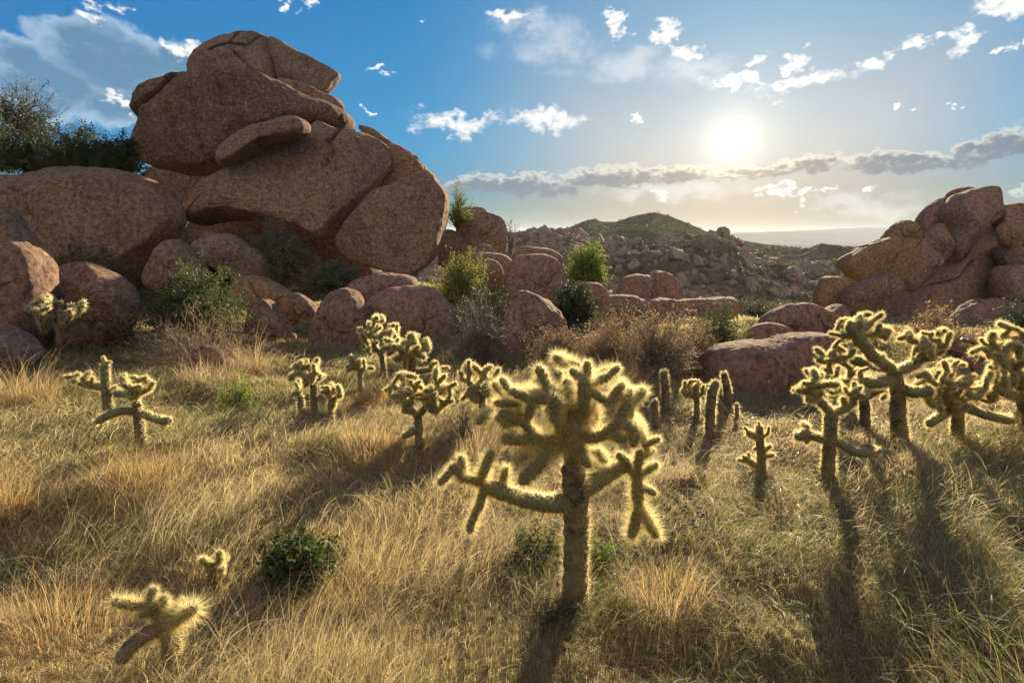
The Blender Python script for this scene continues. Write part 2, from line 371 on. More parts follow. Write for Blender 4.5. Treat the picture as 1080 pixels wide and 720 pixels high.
boulder('haystack shaped boulder left of the round cholla', [(326,362),(330,334),(341,314),(358,305),(374,309),(388,330),(394,356),(384,374),(341,376)], 10.9, .85, 'granite', .2, 5, group=LOW)
boulder('broad reddish dome boulder behind the yellow cholla', [(382,350),(386,320),(402,306),(436,302),(461,310),(479,331),(484,358),(470,380),(424,388),(392,380)], 11.3, .75, 'pink', .25, 5, .8, group=LOW, amp=.03)

MID = 'boulders in the middle saddle'
boulder('dark square block right of the pile beside a green bush', [(480,236),(487,226),(505,222),(528,226),(535,242),(532,266),(512,270),(490,262)], 17, .9, 'granite', .05, 5, .6, group=MID)
boulder('flat cap stone behind the dark square block', [(484,222),(498,218),(512,221),(513,230),(486,232)], 17.8, .9, 'grey', .1, 4, group=MID)
boulder('grey triangular rock touching the right end of the pile', [(462,268),(467,246),(475,243),(488,250),(495,262),(488,276),(466,284)], 15.8, .9, 'grey', .1, 5, group=MID)
boulder('small pale stone under the dark square block', [(490,268),(505,257),(520,261),(524,272),(500,280)], 15.6, .9, 'grey', .1, 4, group=MID)
boulder('rounded boulder behind the egg shaped one', [(487,280),(494,270),(512,265),(534,270),(543,285),(540,304),(518,306),(495,300)], 14.6, .85, 'pink', .15, 5, group=MID)
boulder('egg shaped boulder beside the yellow green shrub', [(493,290),(500,279),(512,273),(525,277),(530,290),(522,304),(498,306)], 13.9, .9, 'granite', .1, 5, group=MID)
boulder('large round boulder in the middle of the saddle', [(533,300),(537,280),(545,271),(557,268),(580,269),(593,281),(598,300),(590,322),(560,326),(541,318)], 13.2, .9, 'pink', .12, 5, .68, group=MID, amp=.03)
boulder('low reddish slab behind the large round boulder', [(540,270),(549,262),(563,260),(583,264),(592,274),(560,280)], 16, 1.0, 'pink', .1, 4, group=MID)
boulder('flat topped rock under the bright green shrub', [(583,318),(588,304),(602,298),(628,298),(640,306),(641,324),(628,338),(590,338)], 12.4, .9, 'pink', .1, 5, .6, group=MID)
boulder('shaded boulder behind the grey dead brush', [(530,358),(534,322),(543,311),(557,309),(580,318),(597,339),(597,362),(577,380),(541,382)], 10.6, .85, 'granite', .2, 5, group=MID)
boulder('two humped reddish boulder standing on the flat ledges', [(651,316),(655,297),(670,289),(686,292),(696,286),(712,291),(719,307),(714,321),(674,323)], 15, .85, 'pink', .08, 5, .66, group=MID, cracks=[[(687,288),(689,300),(684,312)]])
boulder('leftmost flat ledge below the two humped boulder', [(634,318),(642,312),(668,312),(676,318),(674,336),(645,342)], 13.6, 1.0, 'grey', .05, 5, .5, group=MID)
boulder('middle flat ledge below the two humped boulder', [(666,320),(676,316),(712,316),(722,322),(719,336),(703,350),(674,347)], 13.8, 1.0, 'pink', .05, 5, .5, group=MID)
boulder('rightmost flat ledge reaching towards the green bush', [(713,324),(720,317),(750,315),(770,314),(776,320),(770,332),(742,344),(718,342)], 14.2, 1.0, 'pink', .05, 5, .5, group=MID)
boulder('square stone standing at the right end of the ledges', [(748,336),(752,322),(764,320),(772,330),(770,346),(752,350)], 13.4, .9, 'pink', .05, 4, .6, group=MID)

RT = 'boulders of the right formation'
boulder('great pyramid slab of the right formation', [(925,330),(953,302),(987,275),(1018,243),(1040,224),(1050,229),(1056,267),(1060,293),(1058,322),(1030,340),(993,350),(945,350)], 20, .7, 'pink', .3, 6, .62, group=RT, amp=.03, cracks=[[(1027,300),(1030,330)],[(953,302),(980,290),(1000,276)]])
boulder('tall leaning block crowning the right formation', [(994,262),(1003,240),(1001,220),(1016,204),(1030,199),(1047,198),(1052,213),(1047,226),(1028,240),(1012,262),(1001,275)], 19.6, .8, 'pink', .1, 5, .6, group=RT)
boulder('left upper block of the right formation', [(971,238),(978,222),(995,209),(1004,215),(1005,232),(990,246),(974,255)], 20.3, .9, 'pink', .1, 5, .62, group=RT)
boulder('thin cap behind the crown of the right formation', [(995,211),(1006,200),(1025,197),(1034,203),(1018,212),(1002,217)], 20.5, .9, 'granite', 0, 4, group=RT)
boulder('upright finger stone below the crown of the right formation', [(976,262),(986,241),(998,237),(1003,252),(998,272),(984,276)], 19.2, .8, 'pink', .08, 5, group=RT)
boulder('yellow beaked boulder balanced left of the right formation', [(888,277),(907,263),(933,252),(957,251),(965,255),(959,277),(949,293),(927,296),(907,298),(896,290)], 18.2, .85, 'ochre', -.05, 5, .6, group=RT)
boulder('egg shaped yellow cap resting on the beaked boulder', [(931,254),(938,243),(949,234),(960,232),(970,243),(968,257),(957,259)], 18.6, .9, 'ochre', .05, 5, group=RT)
boulder('dark tilted boulder below the yellow beaked one', [(886,316),(892,305),(920,294),(943,287),(953,297),(948,310),(929,330),(907,335),(889,331)], 17, .8, 'granite', .0, 5, group=RT)
boulder('wedge slab between the beaked boulder and the pyramid slab', [(948,298),(958,268),(973,252),(986,266),(990,278),(972,296),(958,308)], 18.8, .8, 'pink', .2, 5, group=RT)
boulder('orange block left of the dark tilted boulder', [(860,320),(868,296),(883,291),(903,298),(903,308),(885,322)], 17.4, .9, 'ochre', .1, 5, .62, group=RT)
boulder('flat reddish stone leftmost below the orange block', [(801,344),(808,332),(819,326),(840,322),(846,340),(824,352)], 11.7, .9, 'pink', .15, 5, group=RT)
boulder('stepped reddish rock below the orange block', [(838,346),(841,324),(853,319),(873,327),(890,321),(893,342),(868,357),(845,357)], 12.2, .9, 'pink', .15, 5, group=RT, cracks=[[(862,322),(866,338),(862,350)]])
boulder('low reddish stone just behind the loaf shaped boulder', [(790,352),(800,342),(822,342),(838,352),(832,366),(798,366)], 10.3, .9, 'pink', .1, 4, group=RT)
boulder('long loaf shaped boulder in the grass before the right formation', [(744,390),(750,373),(767,365),(795,362),(817,361),(840,355),(877,354),(893,366),(890,395),(850,412),(800,414),(760,414),(747,405)], 7.7, .8, 'pink', .25, 6, .66, group=RT, amp=.025)
boulder('column boulder at the right frame edge', [(1052,234),(1058,219),(1070,215),(1090,213),(1115,225),(1118,256),(1090,268),(1070,264),(1054,252)], 19.5, .8, 'pink', .1, 5, .62, group=RT, cracks=[[(1073,216),(1072,240),(1076,262)]])
boulder('small orange knob in front of the column boulder', [(1054,242),(1064,234),(1073,241),(1074,258),(1062,261),(1055,255)], 18.4, .9, 'ochre', .1, 4, group=RT)
boulder('dark green stained rock under the column boulder', [(1052,266),(1060,259),(1085,263),(1115,275),(1100,290),(1062,283)], 18.8, .9, 'grey', .1, 5, group=RT)
boulder('lower block at the right frame edge', [(1052,300),(1058,286),(1076,279),(1112,283),(1118,320),(1080,330),(1056,326)], 18.2, .8, 'pink', .15, 5, .62, group=RT)
boulder('skirt rock at the foot of the pyramid slab', [(1000,345),(1012,330),(1035,318),(1060,318),(1074,328),(1072,352),(1040,362),(1005,360)], 16.5, .8, 'pink', .2, 5, group=RT)
boulder('half hidden rock in shade at the far right foot', [(1062,345),(1072,328),(1100,322),(1120,345),(1100,368),(1070,366)], 15.5, .8, 'granite', .15, 5, group=RT)

# ------------------------------------------------------------------ hills
def hill(name, label, ridge, yr, yf, zf, mat, amp, nc, nr, fr=.03, power=.85, seed=0, back=1.6, ridged=.5):
    rp = np.array(ridge, float)
    px = np.linspace(rp[0, 0], rp[-1, 0], nc); py = np.interp(px, rp[:, 0], rp[:, 1])
    rt = np.array([at(a, b, yr) for a, b in zip(px, py)])
    ux = rt[:, 0] / yr; zr = rt[:, 2]
    t = np.concatenate([np.linspace(0, 1, nr) ** 1.0, 1 + np.linspace(0, back - 1, nr // 3)[1:]])
    Y = (yf + (yr - yf) * t)[:, None] * np.ones(nc); X = Y * ux
    prof = np.where(t <= 1, np.clip(t, 0, 1) ** power, 1 - (np.maximum(t - 1, 0) / (back - 1)) ** 1.5 * 1.1)
    Z = zf + (zr[None] - zf) * prof[:, None]
    nz = n2(X, Y, fr, 20 + seed, 5); rdg = 1 - np.abs(n2(X, Y, fr * 1.7, 30 + seed, 4)) * 1.6
    env = (np.sin(np.clip(prof, 0, 1) * np.pi) * .9 + .12)[:, None]
    Z = Z + amp * env * (nz + ridged * rdg)
    V = np.stack([X, Y, Z], -1)
    idx = np.arange(V.shape[0] * nc).reshape(-1, nc)
    Fq = np.stack([idx[:-1, :-1], idx[:-1, 1:], idx[1:, 1:], idx[1:, :-1]], -1).reshape(-1, 4)
    tag(link(name, mesh_np(name, V.reshape(-1, 3), Fq, M[mat])), label, None, None, 'structure')
    return V[:nr]
H1 = hill('rocky_hillside', 'rocky scrub hillside across the valley', [(440,252),(500,247),(545,244),(575,241),(600,244),(625,252),(650,257),(680,259),(715,258),(735,253),(770,253),(785,262),(805,271),(830,276),(860,278),(900,276),(960,272),(1060,270),(1200,272)], 165, 55, -10.5, 'hill', 4.2, 300, 150, .035, .8, 1)
H2 = hill('green_hill', 'green rounded hill behind the rocky hillside', [(420,262),(520,252),(570,246),(600,240),(614,234),(625,231),(636,234),(650,234),(670,227),(690,223.5),(706,227),(722,234),(745,244),(772,252),(800,256),(850,263),(900,269),(960,276),(1100,290)], 430, 230, -22, 'greenhill', 5.0, 220, 90, .012, .95, 2)
hill('far_mountains', 'pale mountains on the horizon', [(-300,246),(0,243),(200,246),(420,244),(560,246),(700,247),(760,246),(800,245),(840,243.5),(870,242),(893,241),(915,240),(940,240.5),(975,242),(1010,243),(1080,244),(1200,242),(1400,246)], 5200, 4300, -60, 'farmount', 22, 400, 30, .0022, .9, 3, 1.15)

def rock_variants(l, k, seed):
    V, Fc = ico(l); out = []
    for i in range(k):
        rng = np.random.default_rng(seed + i); P = V.copy()
        for _ in range(9):
            nn = norm(rng.normal(size=3)); h = rng.uniform(.4, .75); P -= nn * (np.maximum(P @ nn - h, 0) * .95)[:, None]
        P += norm(P) * (.13 * fbm(P * 1.6 + i * 9, 3, seed + i))[:, None]
        out.append(P)
    return out, Fc
def sample_hill(H, n, rng, tmin=0., tmax=1., cmin=0., cmax=1.):
    r = rng.uniform(tmin, tmax, n) * (H.shape[0] - 1.01); c = rng.uniform(cmin, cmax, n) * (H.shape[1] - 1.01)
    i = r.astype(int); j = c.astype(int); return H[i, j] * .5 + H[i + 1, j + 1] * .5
def rotz(P, a):
    c, s = np.cos(a), np.sin(a); return np.stack([P[..., 0] * c - P[..., 1] * s, P[..., 0] * s + P[..., 1] * c, P[..., 2]], -1)
def hill_rocks():
    rng = np.random.default_rng(5); g = Geo(); lo = rock_variants(1, 8, 140); hi = rock_variants(2, 8, 100)
    pts = sample_hill(H1, 11500, rng)
    dens = n2(pts[:, 0], pts[:, 1], .05, 60, 3)
    for p, d in zip(pts, dens):
        if d < -.1 and rng.random() < .75: continue
        s = .22 + 1.25 * rng.random() ** 3.2 + max(d, 0) * .35
        s *= .55 + .45 * p[1] / 110
        vs, Fc = hi if s > .6 else lo
        P = rotz(vs[rng.integers(8)] * np.array([rng.uniform(.8, 1.4), rng.uniform(.8, 1.2), rng.uniform(.5, 1.3)]) * s, rng.uniform(0, 6.28)) + p + np.array([0, 0, s * .02])
        g.add(P, Fc)
    tag(link('rock_scatter', g.mesh('rock_scatter', M['hillrock'], False)), 'countless weathered rocks strewn over the far hillside', 'rocks', None, 'stuff')
    # the largest ones stand as boulders of their own
    vs, Fc = rock_variants(3, 6, 300); mes = [mesh_np('boulder', v, Fc, M['hillrock']) for v in vs]
    spots = [(575,252),(590,246),(612,250),(640,262),(655,272),(668,258),(682,266),(698,262),(712,274),(725,262),(736,280),(744,268),(752,282),(765,276),(778,270),(788,284),(800,276),(812,290),(826,282),(840,294),(852,286),(700,292),(720,300),(742,304),(770,300),(792,306),(815,310),(838,312),(560,250),(630,278),(585,262),(606,268),(760,262),(772,262),(735,256),(862,298),(690,278),(650,250),(671,282),(782,320)]
    for px, py in spots:
        d = ray(px, py)
        k = H1.reshape(-1, 3); pr = k - CAM; dep = pr @ FWD; sx = 540 + F * pr[:, 0] / dep; sy = 360 - F * (pr @ UP) / dep
        j = np.argmin((sx - px) ** 2 + (sy - py) ** 2); p = k[j]
        s = p[1] / 600 * (3 + 8 * rng.random() ** 1.8)
        o = link('boulder', mes[rng.integers(6)], None, tuple(p + np.array([0, 0, s * .35])))
        o.scale = (s * rng.uniform(.9, 1.2), s, s * rng.uniform(.8, 1.3)); o.rotation_euler = (0, 0, rng.uniform(0, 6.28))
        tag(o, 'smaller weathered boulder lying in the rubble of the far hillside', 'boulder', 'larger boulders on the far hillside')
    for lab, px, py, w, h in (('rounded knob rock on the skyline above the far hillside', 763, 246, 8, 8), ('cluster rock left of the skyline knob', 749, 249, 9, 7), ('low skyline rock left of the cluster', 738, 251, 6, 5), ('small rock right of the skyline knob', 773, 252, 5, 5),
                              ('blocky skyline rock at the left end of the far hillside', 575, 246, 6, 7), ('flat skyline rock near the left end of the far hillside', 589, 243, 5, 4), ('tall pale rock face below the skyline knob', 735, 284, 13, 14), ('broad rock face right of the tall pale one', 764, 288, 12, 11),
                              ('tilted pale slab on the left half of the far hillside', 660, 268, 13, 9)):
        yy = 150 if py < 256 else 118
        p = at(px, py, yy); m = mpp(p)
        o = link('boulder', mes[rng.integers(6)], None, tuple(p)); o.scale = (w * m, w * m * .9, h * m); o.rotation_euler = (0, 0, rng.uniform(0, 6))
        tag(o, lab, 'boulder', 'larger boulders on the far hillside')
hill_rocks()
def hill_brush():
    rng = np.random.default_rng(8)
    for H, n, s0, nm, lab, mt in ((H1, 3600, 1.0, 'hillside_brush', 'dark desert brush dotted between the hillside rocks', 'leaf_grey'), (H2, 2600, 2.0, 'hilltop_brush', 'dense low brush covering the green hill', 'leaf_dark')):
        p = sample_hill(H, n, rng); s = s0 * rng.uniform(.4, 1.1, n); k = 34
        c = rng.normal(size=(n, k, 3)) * .42 * s[:, None, None]; c[..., 2] = np.abs(c[..., 2]) * .9
        q = (p[:, None] + c).reshape(-1, 3); sz = np.repeat(s * .20, k)[:, None]
        a = norm(rng.normal(size=q.shape)); b = norm(np.cross(a, rng.normal(size=q.shape)))
        V = np.stack([q - a * sz, q + b * sz * .6, q + a * sz, q - b * sz * .6], 1).reshape(-1, 3)
        tag(link(nm, mesh_np(nm, V, np.arange(len(V), dtype=np.int32).reshape(-1, 4), M[mt], None, False)), lab, 'brush', None, 'stuff')
hill_brush()

# ------------------------------------------------------------------ shrubs and trees
def shrub(name, label, cat, px, py, w, h, y=None, leaf='leaf_green', twig='twig_grey', nt=60, ns=6, nl=9, ls=.02, seed=1, group=None, flat=.35, tw=1.0, trunk=0.0, part=('foliage', 'twigs'), droop=0.0, aspect=2.0):
    rng = np.random.default_rng(seed)
    b = ground(px, py) if y is None or (py >= 366 and px > 150) else at(px, py, dmap(px, y))
    m = mpp(b); W = w * m / 2; Hh = h * m
    root = empty(name, b, label, cat, group)
    u = rng.normal(size=(nt, 3)); u = norm(u) * (rng.random((nt, 1)) ** .33); u[:, 2] = np.abs(u[:, 2])
    lump = 1 + .35 * vnoise(norm(u) * 2.2 + seed, seed)[:, None]
    tip = u * np.array([W, W * .8, Hh * (1 - flat * .3)]) * lump + np.array([0, 0, Hh * flat * .3])
    st = rng.normal(size=(nt, 3)) * W * .10; st[:, 2] = 0
    if trunk: st[:, 2] = trunk * Hh
    ctl = st + (tip - st) * np.array([.35, .35, .75]) + rng.normal(size=(nt, 3)) * W * .12
    t = np.linspace(0, 1, 7)[None, :, None]
    P = (1 - t) ** 2 * st[:, None] + 2 * t * (1 - t) * ctl[:, None] + t * t * tip[:, None] + rng.normal(size=(nt, 7, 3)) * W * .025 * t
    r0 = .0035 * tw * max(1, m / .012)
    R = r0 * (1.5 - 1.1 * t[..., 0]) * rng.uniform(.7, 1.4, (nt, 1))
    g = Geo(); g.add(*tubes(P, R, 3))
    # side twigs
    pi = np.repeat(np.arange(nt), ns); k = rng.integers(2, 7, nt * ns); s0 = P[pi, k]
    dirv = norm(norm(P[pi, k] - P[pi, k - 1]) + rng.normal(size=(nt * ns, 3)) * .8 + np.array([0, 0, .25 - droop]))
    L = Hh * rng.uniform(.10, .26, (nt * ns, 1))
    t2 = np.linspace(0, 1, 4)[None, :, None]
    Q = s0[:, None] + dirv[:, None] * L[:, None] * t2 + rng.normal(size=(nt * ns, 4, 3)) * L[:, None] * .10 * t2
    g.add(*tubes(Q, r0 * .55 * (1.2 - .9 * t2[..., 0]) * np.ones((nt * ns, 1)), 3))
    if trunk:
        tp = np.array([[[0, 0, -.1], [W * .04, 0, Hh * trunk * .5], [0, 0, Hh * trunk * 1.05]]]); gt = Geo(); gt.add(*tubes(tp, np.array([[.05, .042, .035]]) * Hh * .9, 8))
        link('trunk', gt.mesh('trunk', M[twig]), root)
    link(part[1], g.mesh(part[1], M[twig]), root)
    if nl:
        n = nt * ns * nl; qi = np.repeat(np.arange(nt * ns), nl); f = rng.uniform(.15, 1.05, (n, 1))
        q = Q[qi, 0] + (Q[qi, 3] - Q[qi, 0]) * f + rng.normal(size=(n, 3)) * L[qi] * .12
        a = norm(norm(Q[qi, 3] - Q[qi, 0]) * .5 + rng.normal(size=(n, 3)) + np.array([0, 0, .3])); bb = norm(np.cross(a, rng.normal(size=(n, 3))))
        sz = ls * rng.uniform(.6, 1.3, (n, 1))
        V = np.stack([q, q + a * sz * .5 + bb * sz / aspect / 1.2, q + a * sz, q + a * sz * .5 - bb * sz / aspect / 1.2], 1).reshape(-1, 3)
        link(part[0], mesh_np(part[0], V, np.arange(n * 4, dtype=np.int32).reshape(-1, 4), M[leaf], None, False), root)
    return root
SH = 'desert shrubs among the boulders'
shrub('desert_tree', 'bare dark tree on the skyline behind the giant left boulder', 'tree', 28, 160, 84, 74, 18.5, 'leaf_dark', 'twig_dark', 80, 12, 6, .06, 41, None, .5, 1.3, .28, ('crown', 'branches'))
for i, (px, py, w, h, lab) in enumerate(((-8,182,64,56,'dark shrub at the left frame edge above the giant boulder'), (40,184,84,58,'dark shrub under the bare tree'), (88,186,80,52,'dark shrub between the bare tree and the lens boulder'), (128,186,46,40,'dark thin topped shrub touching the lens boulder'))):
    shrub('desert_shrub', lab, 'shrub', px, py, w, h, 16.4 - .4 * i, 'leaf_dark', 'twig_dark', 140, 9, 12, .065, 50 + i, SH)
shrub('desert_shrub', 'bare twigs rising beside the overhang of the lens boulder', 'shrub', 140, 176, 36, 52, 17.2, 'leaf_dark', 'twig_dark', 14, 5, 1, .04, 57, SH, .3)
shrub('desert_shrub', 'spreading green shrub on the ledge under the giant left boulder', 'shrub', 100, 306, 110, 44, 12.9, 'leaf_green', 'twig_grey', 200, 8, 9, .045, 60, SH)
shrub('desert_shrub', 'wide green shrub above tangled dead branches', 'shrub', 208, 350, 120, 64, 10.4, 'leaf_green', 'twig_grey', 220, 8, 10, .045, 61, SH)
shrub('dead_brush', 'tangle of pale dead branches below the wide green shrub', 'dead brush', 214, 390, 150, 64, 9.7, 'leaf_dry', 'twig_tan', 190, 9, 1, .03, 62, SH, .3, 1.1, aspect=4)
shrub('dead_brush', 'rusty curled dead plant against the orange topped boulder', 'dead brush', 122, 360, 70, 52, 10.6, 'leaf_dry', 'twig_red', 70, 6, 6, .06, 63, SH, .3, 1.2, aspect=4)
shrub('desert_shrub', 'grey green shrub growing in the cave of the pile', 'shrub', 298, 302, 64, 64, 13.4, 'leaf_grey', 'twig_grey', 150, 8, 10, .06, 64, SH)
shrub('desert_shrub', 'low grey green shrub right of the cave shrub', 'shrub', 352, 308, 66, 36, 13.2, 'leaf_grey', 'twig_grey', 150, 8, 10, .06, 65, SH)
shrub('desert_shrub', 'yellow green shrub below the rounded end block', 'shrub', 487, 322, 62, 54, 12.2, 'leaf_yellow', 'twig_grey', 170, 8, 9, .045, 66, SH)
shrub('dead_brush', 'grey bare brush before the shaded boulder', 'dead brush', 508, 388, 88, 76, 10.0, 'leaf_dry', 'twig_grey', 220, 10, 1, .03, 67, SH, .3, 1.1, aspect=4)
shrub('desert_shrub', 'dark green shrub mixed into the grey bare brush', 'shrub', 512, 345, 70, 40, 10.9, 'leaf_dark', 'twig_grey', 170, 8, 10, .035, 68, SH)
shrub('desert_shrub', 'bright green shrub behind the right end of the pile', 'shrub', 482, 240, 30, 42, 16.4, 'leaf_bright', 'twig_dark', 60, 6, 7, .05, 69, SH, .5)
shrub('desert_shrub', 'thin sprig beside the dark square block', 'shrub', 538, 268, 18, 38, 16.2, 'leaf_grey', 'twig_grey', 22, 5, 5, .035, 70, SH, .5)
shrub('desert_shrub', 'upright bright green shrub behind the flat topped rock', 'shrub', 620, 306, 46, 48, 13.6, 'leaf_bright', 'twig_grey', 170, 8, 10, .055, 71, SH, .6)
shrub('desert_shrub', 'dark green shrub left of the flat topped rock', 'shrub', 604, 342, 48, 40, 11.6, 'leaf_dark', 'twig_grey', 170, 8, 10, .04, 72, SH)
shrub('desert_shrub', 'round green bush at the left end of the loaf boulder', 'shrub', 757, 380, 62, 58, 9.6, 'leaf_green', 'twig_grey', 130, 7, 9, .026, 73, SH, .5)
shrub('desert_shrub', 'small yellow bush behind the loaf boulder', 'shrub', 791, 366, 28, 20, 9.9, 'leaf_yellow', 'twig_grey', 50, 6, 8, .025, 74, SH)
for i, (px, py, w, h, y, lab) in enumerate(((588,392,70,50,9.8,'pale dry brush left of the fan shaped dry bush'), (642,396,90,62,9.6,'fan shaped pink dry bush under the flat ledges'), (694,400,86,66,9.5,'tall tan dry bush before the middle ledge'), (728,396,60,58,9.9,'dry brush beside the round green bush'), (660,372,80,46,11.2,'back row dry brush under the leftmost ledge'))):
    shrub('dead_brush', lab, 'dead brush', px, py, w, h, y, 'leaf_dry', 'twig_tan' if i % 2 else 'twig_grey', 260, 10, 3, .035, 80 + i, SH, .3, 1.1, aspect=4)
shrub('dead_brush', 'brown dry brush at the foot of the pyramid slab', 'dead brush', 985, 380, 90, 50, 14, 'leaf_dry', 'twig_tan', 220, 9, 3, .06, 90, SH, .3, 1.1, aspect=4)
shrub('desert_shrub', 'dark shrub at the right frame edge by the foot rocks', 'shrub', 1075, 372, 60, 56, 13.2, 'leaf_dark', 'twig_grey', 100, 7, 8, .04, 91, SH)
shrub('desert_shrub', 'dusty low shrub behind the flat reddish stone', 'shrub', 806, 346, 84, 34, 16.5, 'leaf_grey', 'twig_grey', 120, 7, 8, .06, 190, SH)
shrub('desert_shrub', 'dusty shrub at the right end of the flat ledges', 'shrub', 776, 346, 54, 32, 16, 'leaf_grey', 'twig_grey', 110, 7, 8, .06, 191, SH)
shrub('dead_brush', 'dark rough brush behind the right hand chollas', 'dead brush', 925, 380, 60, 34, 13, 'leaf_dry', 'twig_grey', 70, 7, 2, .04, 92, SH)
shrub('green_bush', 'small dense dark green bush alone in the foreground grass', 'bush', 314, 618, 88, 62, None, 'leaf_green', 'twig_grey', 130, 8, 10, .02, 93, None, .55)
shrub('dead_shrub', 'reddish leafless shrublet in the grass below the short cholla', 'shrub', 822, 556, 56, 58, None, 'leaf_dry', 'twig_red', 30, 6, 1, .012, 94, None, .3, .7)
shrub('dead_shrub', 'dark bare shrub left of the large central cholla', 'shrub', 488, 474, 46, 60, None, 'leaf_dry', 'twig_dark', 18, 5, 0, .02, 95, None, .3, 1.2)
shrub('weed_clump', 'green weeds left of the central cholla trunk', 'weeds', 566, 592, 84, 44, None, 'leaf_green', 'twig_dark', 60, 6, 4, .016, 96, 'green weeds in the grass', .2, .6)
shrub('weed_clump', 'green weeds right of the central cholla trunk', 'weeds', 634, 596, 60, 34, None, 'leaf_bright', 'twig_grey', 44, 6, 4, .016, 97, 'green weeds in the grass', .2, .6)
shrub('weed_clump', 'dull low weeds at the foot of the central cholla trunk', 'weeds', 584, 656, 92, 34, None, 'leaf_grey', 'twig_dark', 70, 6, 4, .014, 196, 'green weeds in the grass', .2, .5, aspect=4)
shrub('weed_clump', 'thin bright weeds just right of the central trunk foot', 'weeds', 652, 646, 70, 30, None, 'leaf_bright', 'twig_tan', 50, 6, 4, .013, 197, 'green weeds in the grass', .2, .5, aspect=5)
shrub('weed_clump', 'tall green weed clump left of the three stemmed cholla', 'weeds', 252, 434, 44, 44, None, 'leaf_bright', 'twig_grey', 50, 6, 7, .03, 98, 'green weeds in the grass', .4, .6, aspect=4)
shrub('weed_clump', 'low brown weeds right of the central cholla', 'weeds', 722, 516, 44, 22, None, 'leaf_dry', 'twig_dark', 26, 5, 5, .02, 99, 'green weeds in the grass', .3, 1)

# ------------------------------------------------------------------ cholla cacti
def smooth_path(pts, radii, n):
    pts = np.asarray(pts, float); radii = np.asarray(radii, float)
    d = np.concatenate([[0], np.cumsum(np.linalg.norm(np.diff(pts, axis=0), axis=1))]); L = d[-1]
    s = np.linspace(0, L, n); P = np.stack([np.interp(s, d, pts[:, k]) for k in range(3)], -1); R = np.interp(s, d, radii)
    for _ in range(max(2, n // 8)):
        P[1:-1] = .5 * P[1:-1] + .25 * (P[:-2] + P[2:])
    e = np.minimum(s, L - s); R = R * np.where(e < R, np.sqrt(np.clip(1 - (1 - e / np.maximum(R, 1e-6)) ** 2, .02, 1)), 1)
    return P, R, L
def cactus_geo(pts, radii, m, sp_len, sp_w, sp_n, rng, tub=.13, cover=1.0, tip_boost=0.0):
    Rm = float(np.mean(radii)); L0 = float(np.sum(np.linalg.norm(np.diff(np.asarray(pts, float), axis=0), axis=1)))
    k = int(np.clip(L0 / Rm * 5, 10, 90))
    P, R, L = smooth_path(pts, radii, k)
    T = norm(np.gradient(P, axis=0)); ref = np.array([.3, .9, .2]) if abs(T[:, 1]).max() < .9 else np.array([.9, .1, .3])
    A = norm(np.cross(T, ref)); B = np.cross(T, A); th = np.arange(m) * 2 * np.pi / m
    s = np.linspace(0, L, k) / Rm
    tt = 1 + tub * np.sin(s[:, None] * 3.4 + 2 * th) * np.cos(4 * th - s[:, None] * 1.1) * 1.4
    rr = R[:, None] * tt
    V = P[:, None] + rr[..., None] * (A[:, None] * np.cos(th)[:, None] + B[:, None] * np.sin(th)[:, None])
    idx = np.arange(k * m).reshape(k, m); nx = np.roll(idx, -1, 1)
    Fq = np.stack([idx[:-1], nx[:-1], nx[1:], idx[1:]], -1).reshape(-1, 4).astype(np.int32)
    g = Geo(); g.add(V.reshape(-1, 3), Fq, 0)
    n = int(sp_n * cover)
    na = max(24, int(L0 / Rm * 26)); ar = rng.integers(0, na, n)      # areoles: a spiral lattice of spine bunches
    sa = np.clip((ar + .5) / na * (k - 1) + rng.normal(0, .06, n), 0, k - 1.01)
    i = np.clip(sa.astype(int), 0, k - 2); f = (sa - i)[:, None]; a = ar * 2.39996 + rng.normal(0, .07, n)
    Pc = P[i] * (1 - f) + P[i + 1] * f; Rc = (R[i] * (1 - f[:, 0]) + R[i + 1] * f[:, 0])[:, None]
    nr = A[i] * np.cos(a)[:, None] + B[i] * np.sin(a)[:, None]
    endw = (np.clip((sa / (k - 1) - .82) / .18, 0, 1) ** 1.5)[:, None] * 1.3
    dr = norm(nr + T[i] * endw + rng.normal(size=(n, 3)) * .5 + T[i] * .15)
    b0 = Pc + nr * Rc * .92; sl = (sp_len * rng.uniform(.4, 1.35, n))[:, None]
    sd = norm(np.cross(dr, rng.normal(size=(n, 3)))) * sp_w / 2
    Vs = np.stack([b0 - sd, b0 + sd, b0 + dr * sl], 1).reshape(-1, 3)
    g.add(Vs, np.arange(3 * n, dtype=np.int32).reshape(-1, 3), 1)
    return g
JV = {}
def joint_meshes(lod):
    if lod not in JV:
        out = []; rng = np.random.default_rng(900 + lod * 10)
        nsp, w = ((1900, .0062), (1000, .015), (520, .027), (320, .040))[lod]
        for v, r in enumerate((.10, .12, .14, .165, .19)):
            cv = rng.normal(0, .05, 2)
            pts = [(0, 0, -.06), (cv[0] * .6, cv[1] * .6, .35), (cv[0], cv[1], .7), (cv[0] * .7, cv[1] * .7, 1.0)]
            g = cactus_geo(pts, [r * .75, r, r * 1.02, r * .8], 12 if lod < 2 else 8, (.31, .28, .26, .25)[lod], w, nsp, rng, .2, 1, .25)
            out.append((r, g.mesh('joint', [M['cactus'], M['spine']])))
        JV[lod] = out
    return JV[lod]
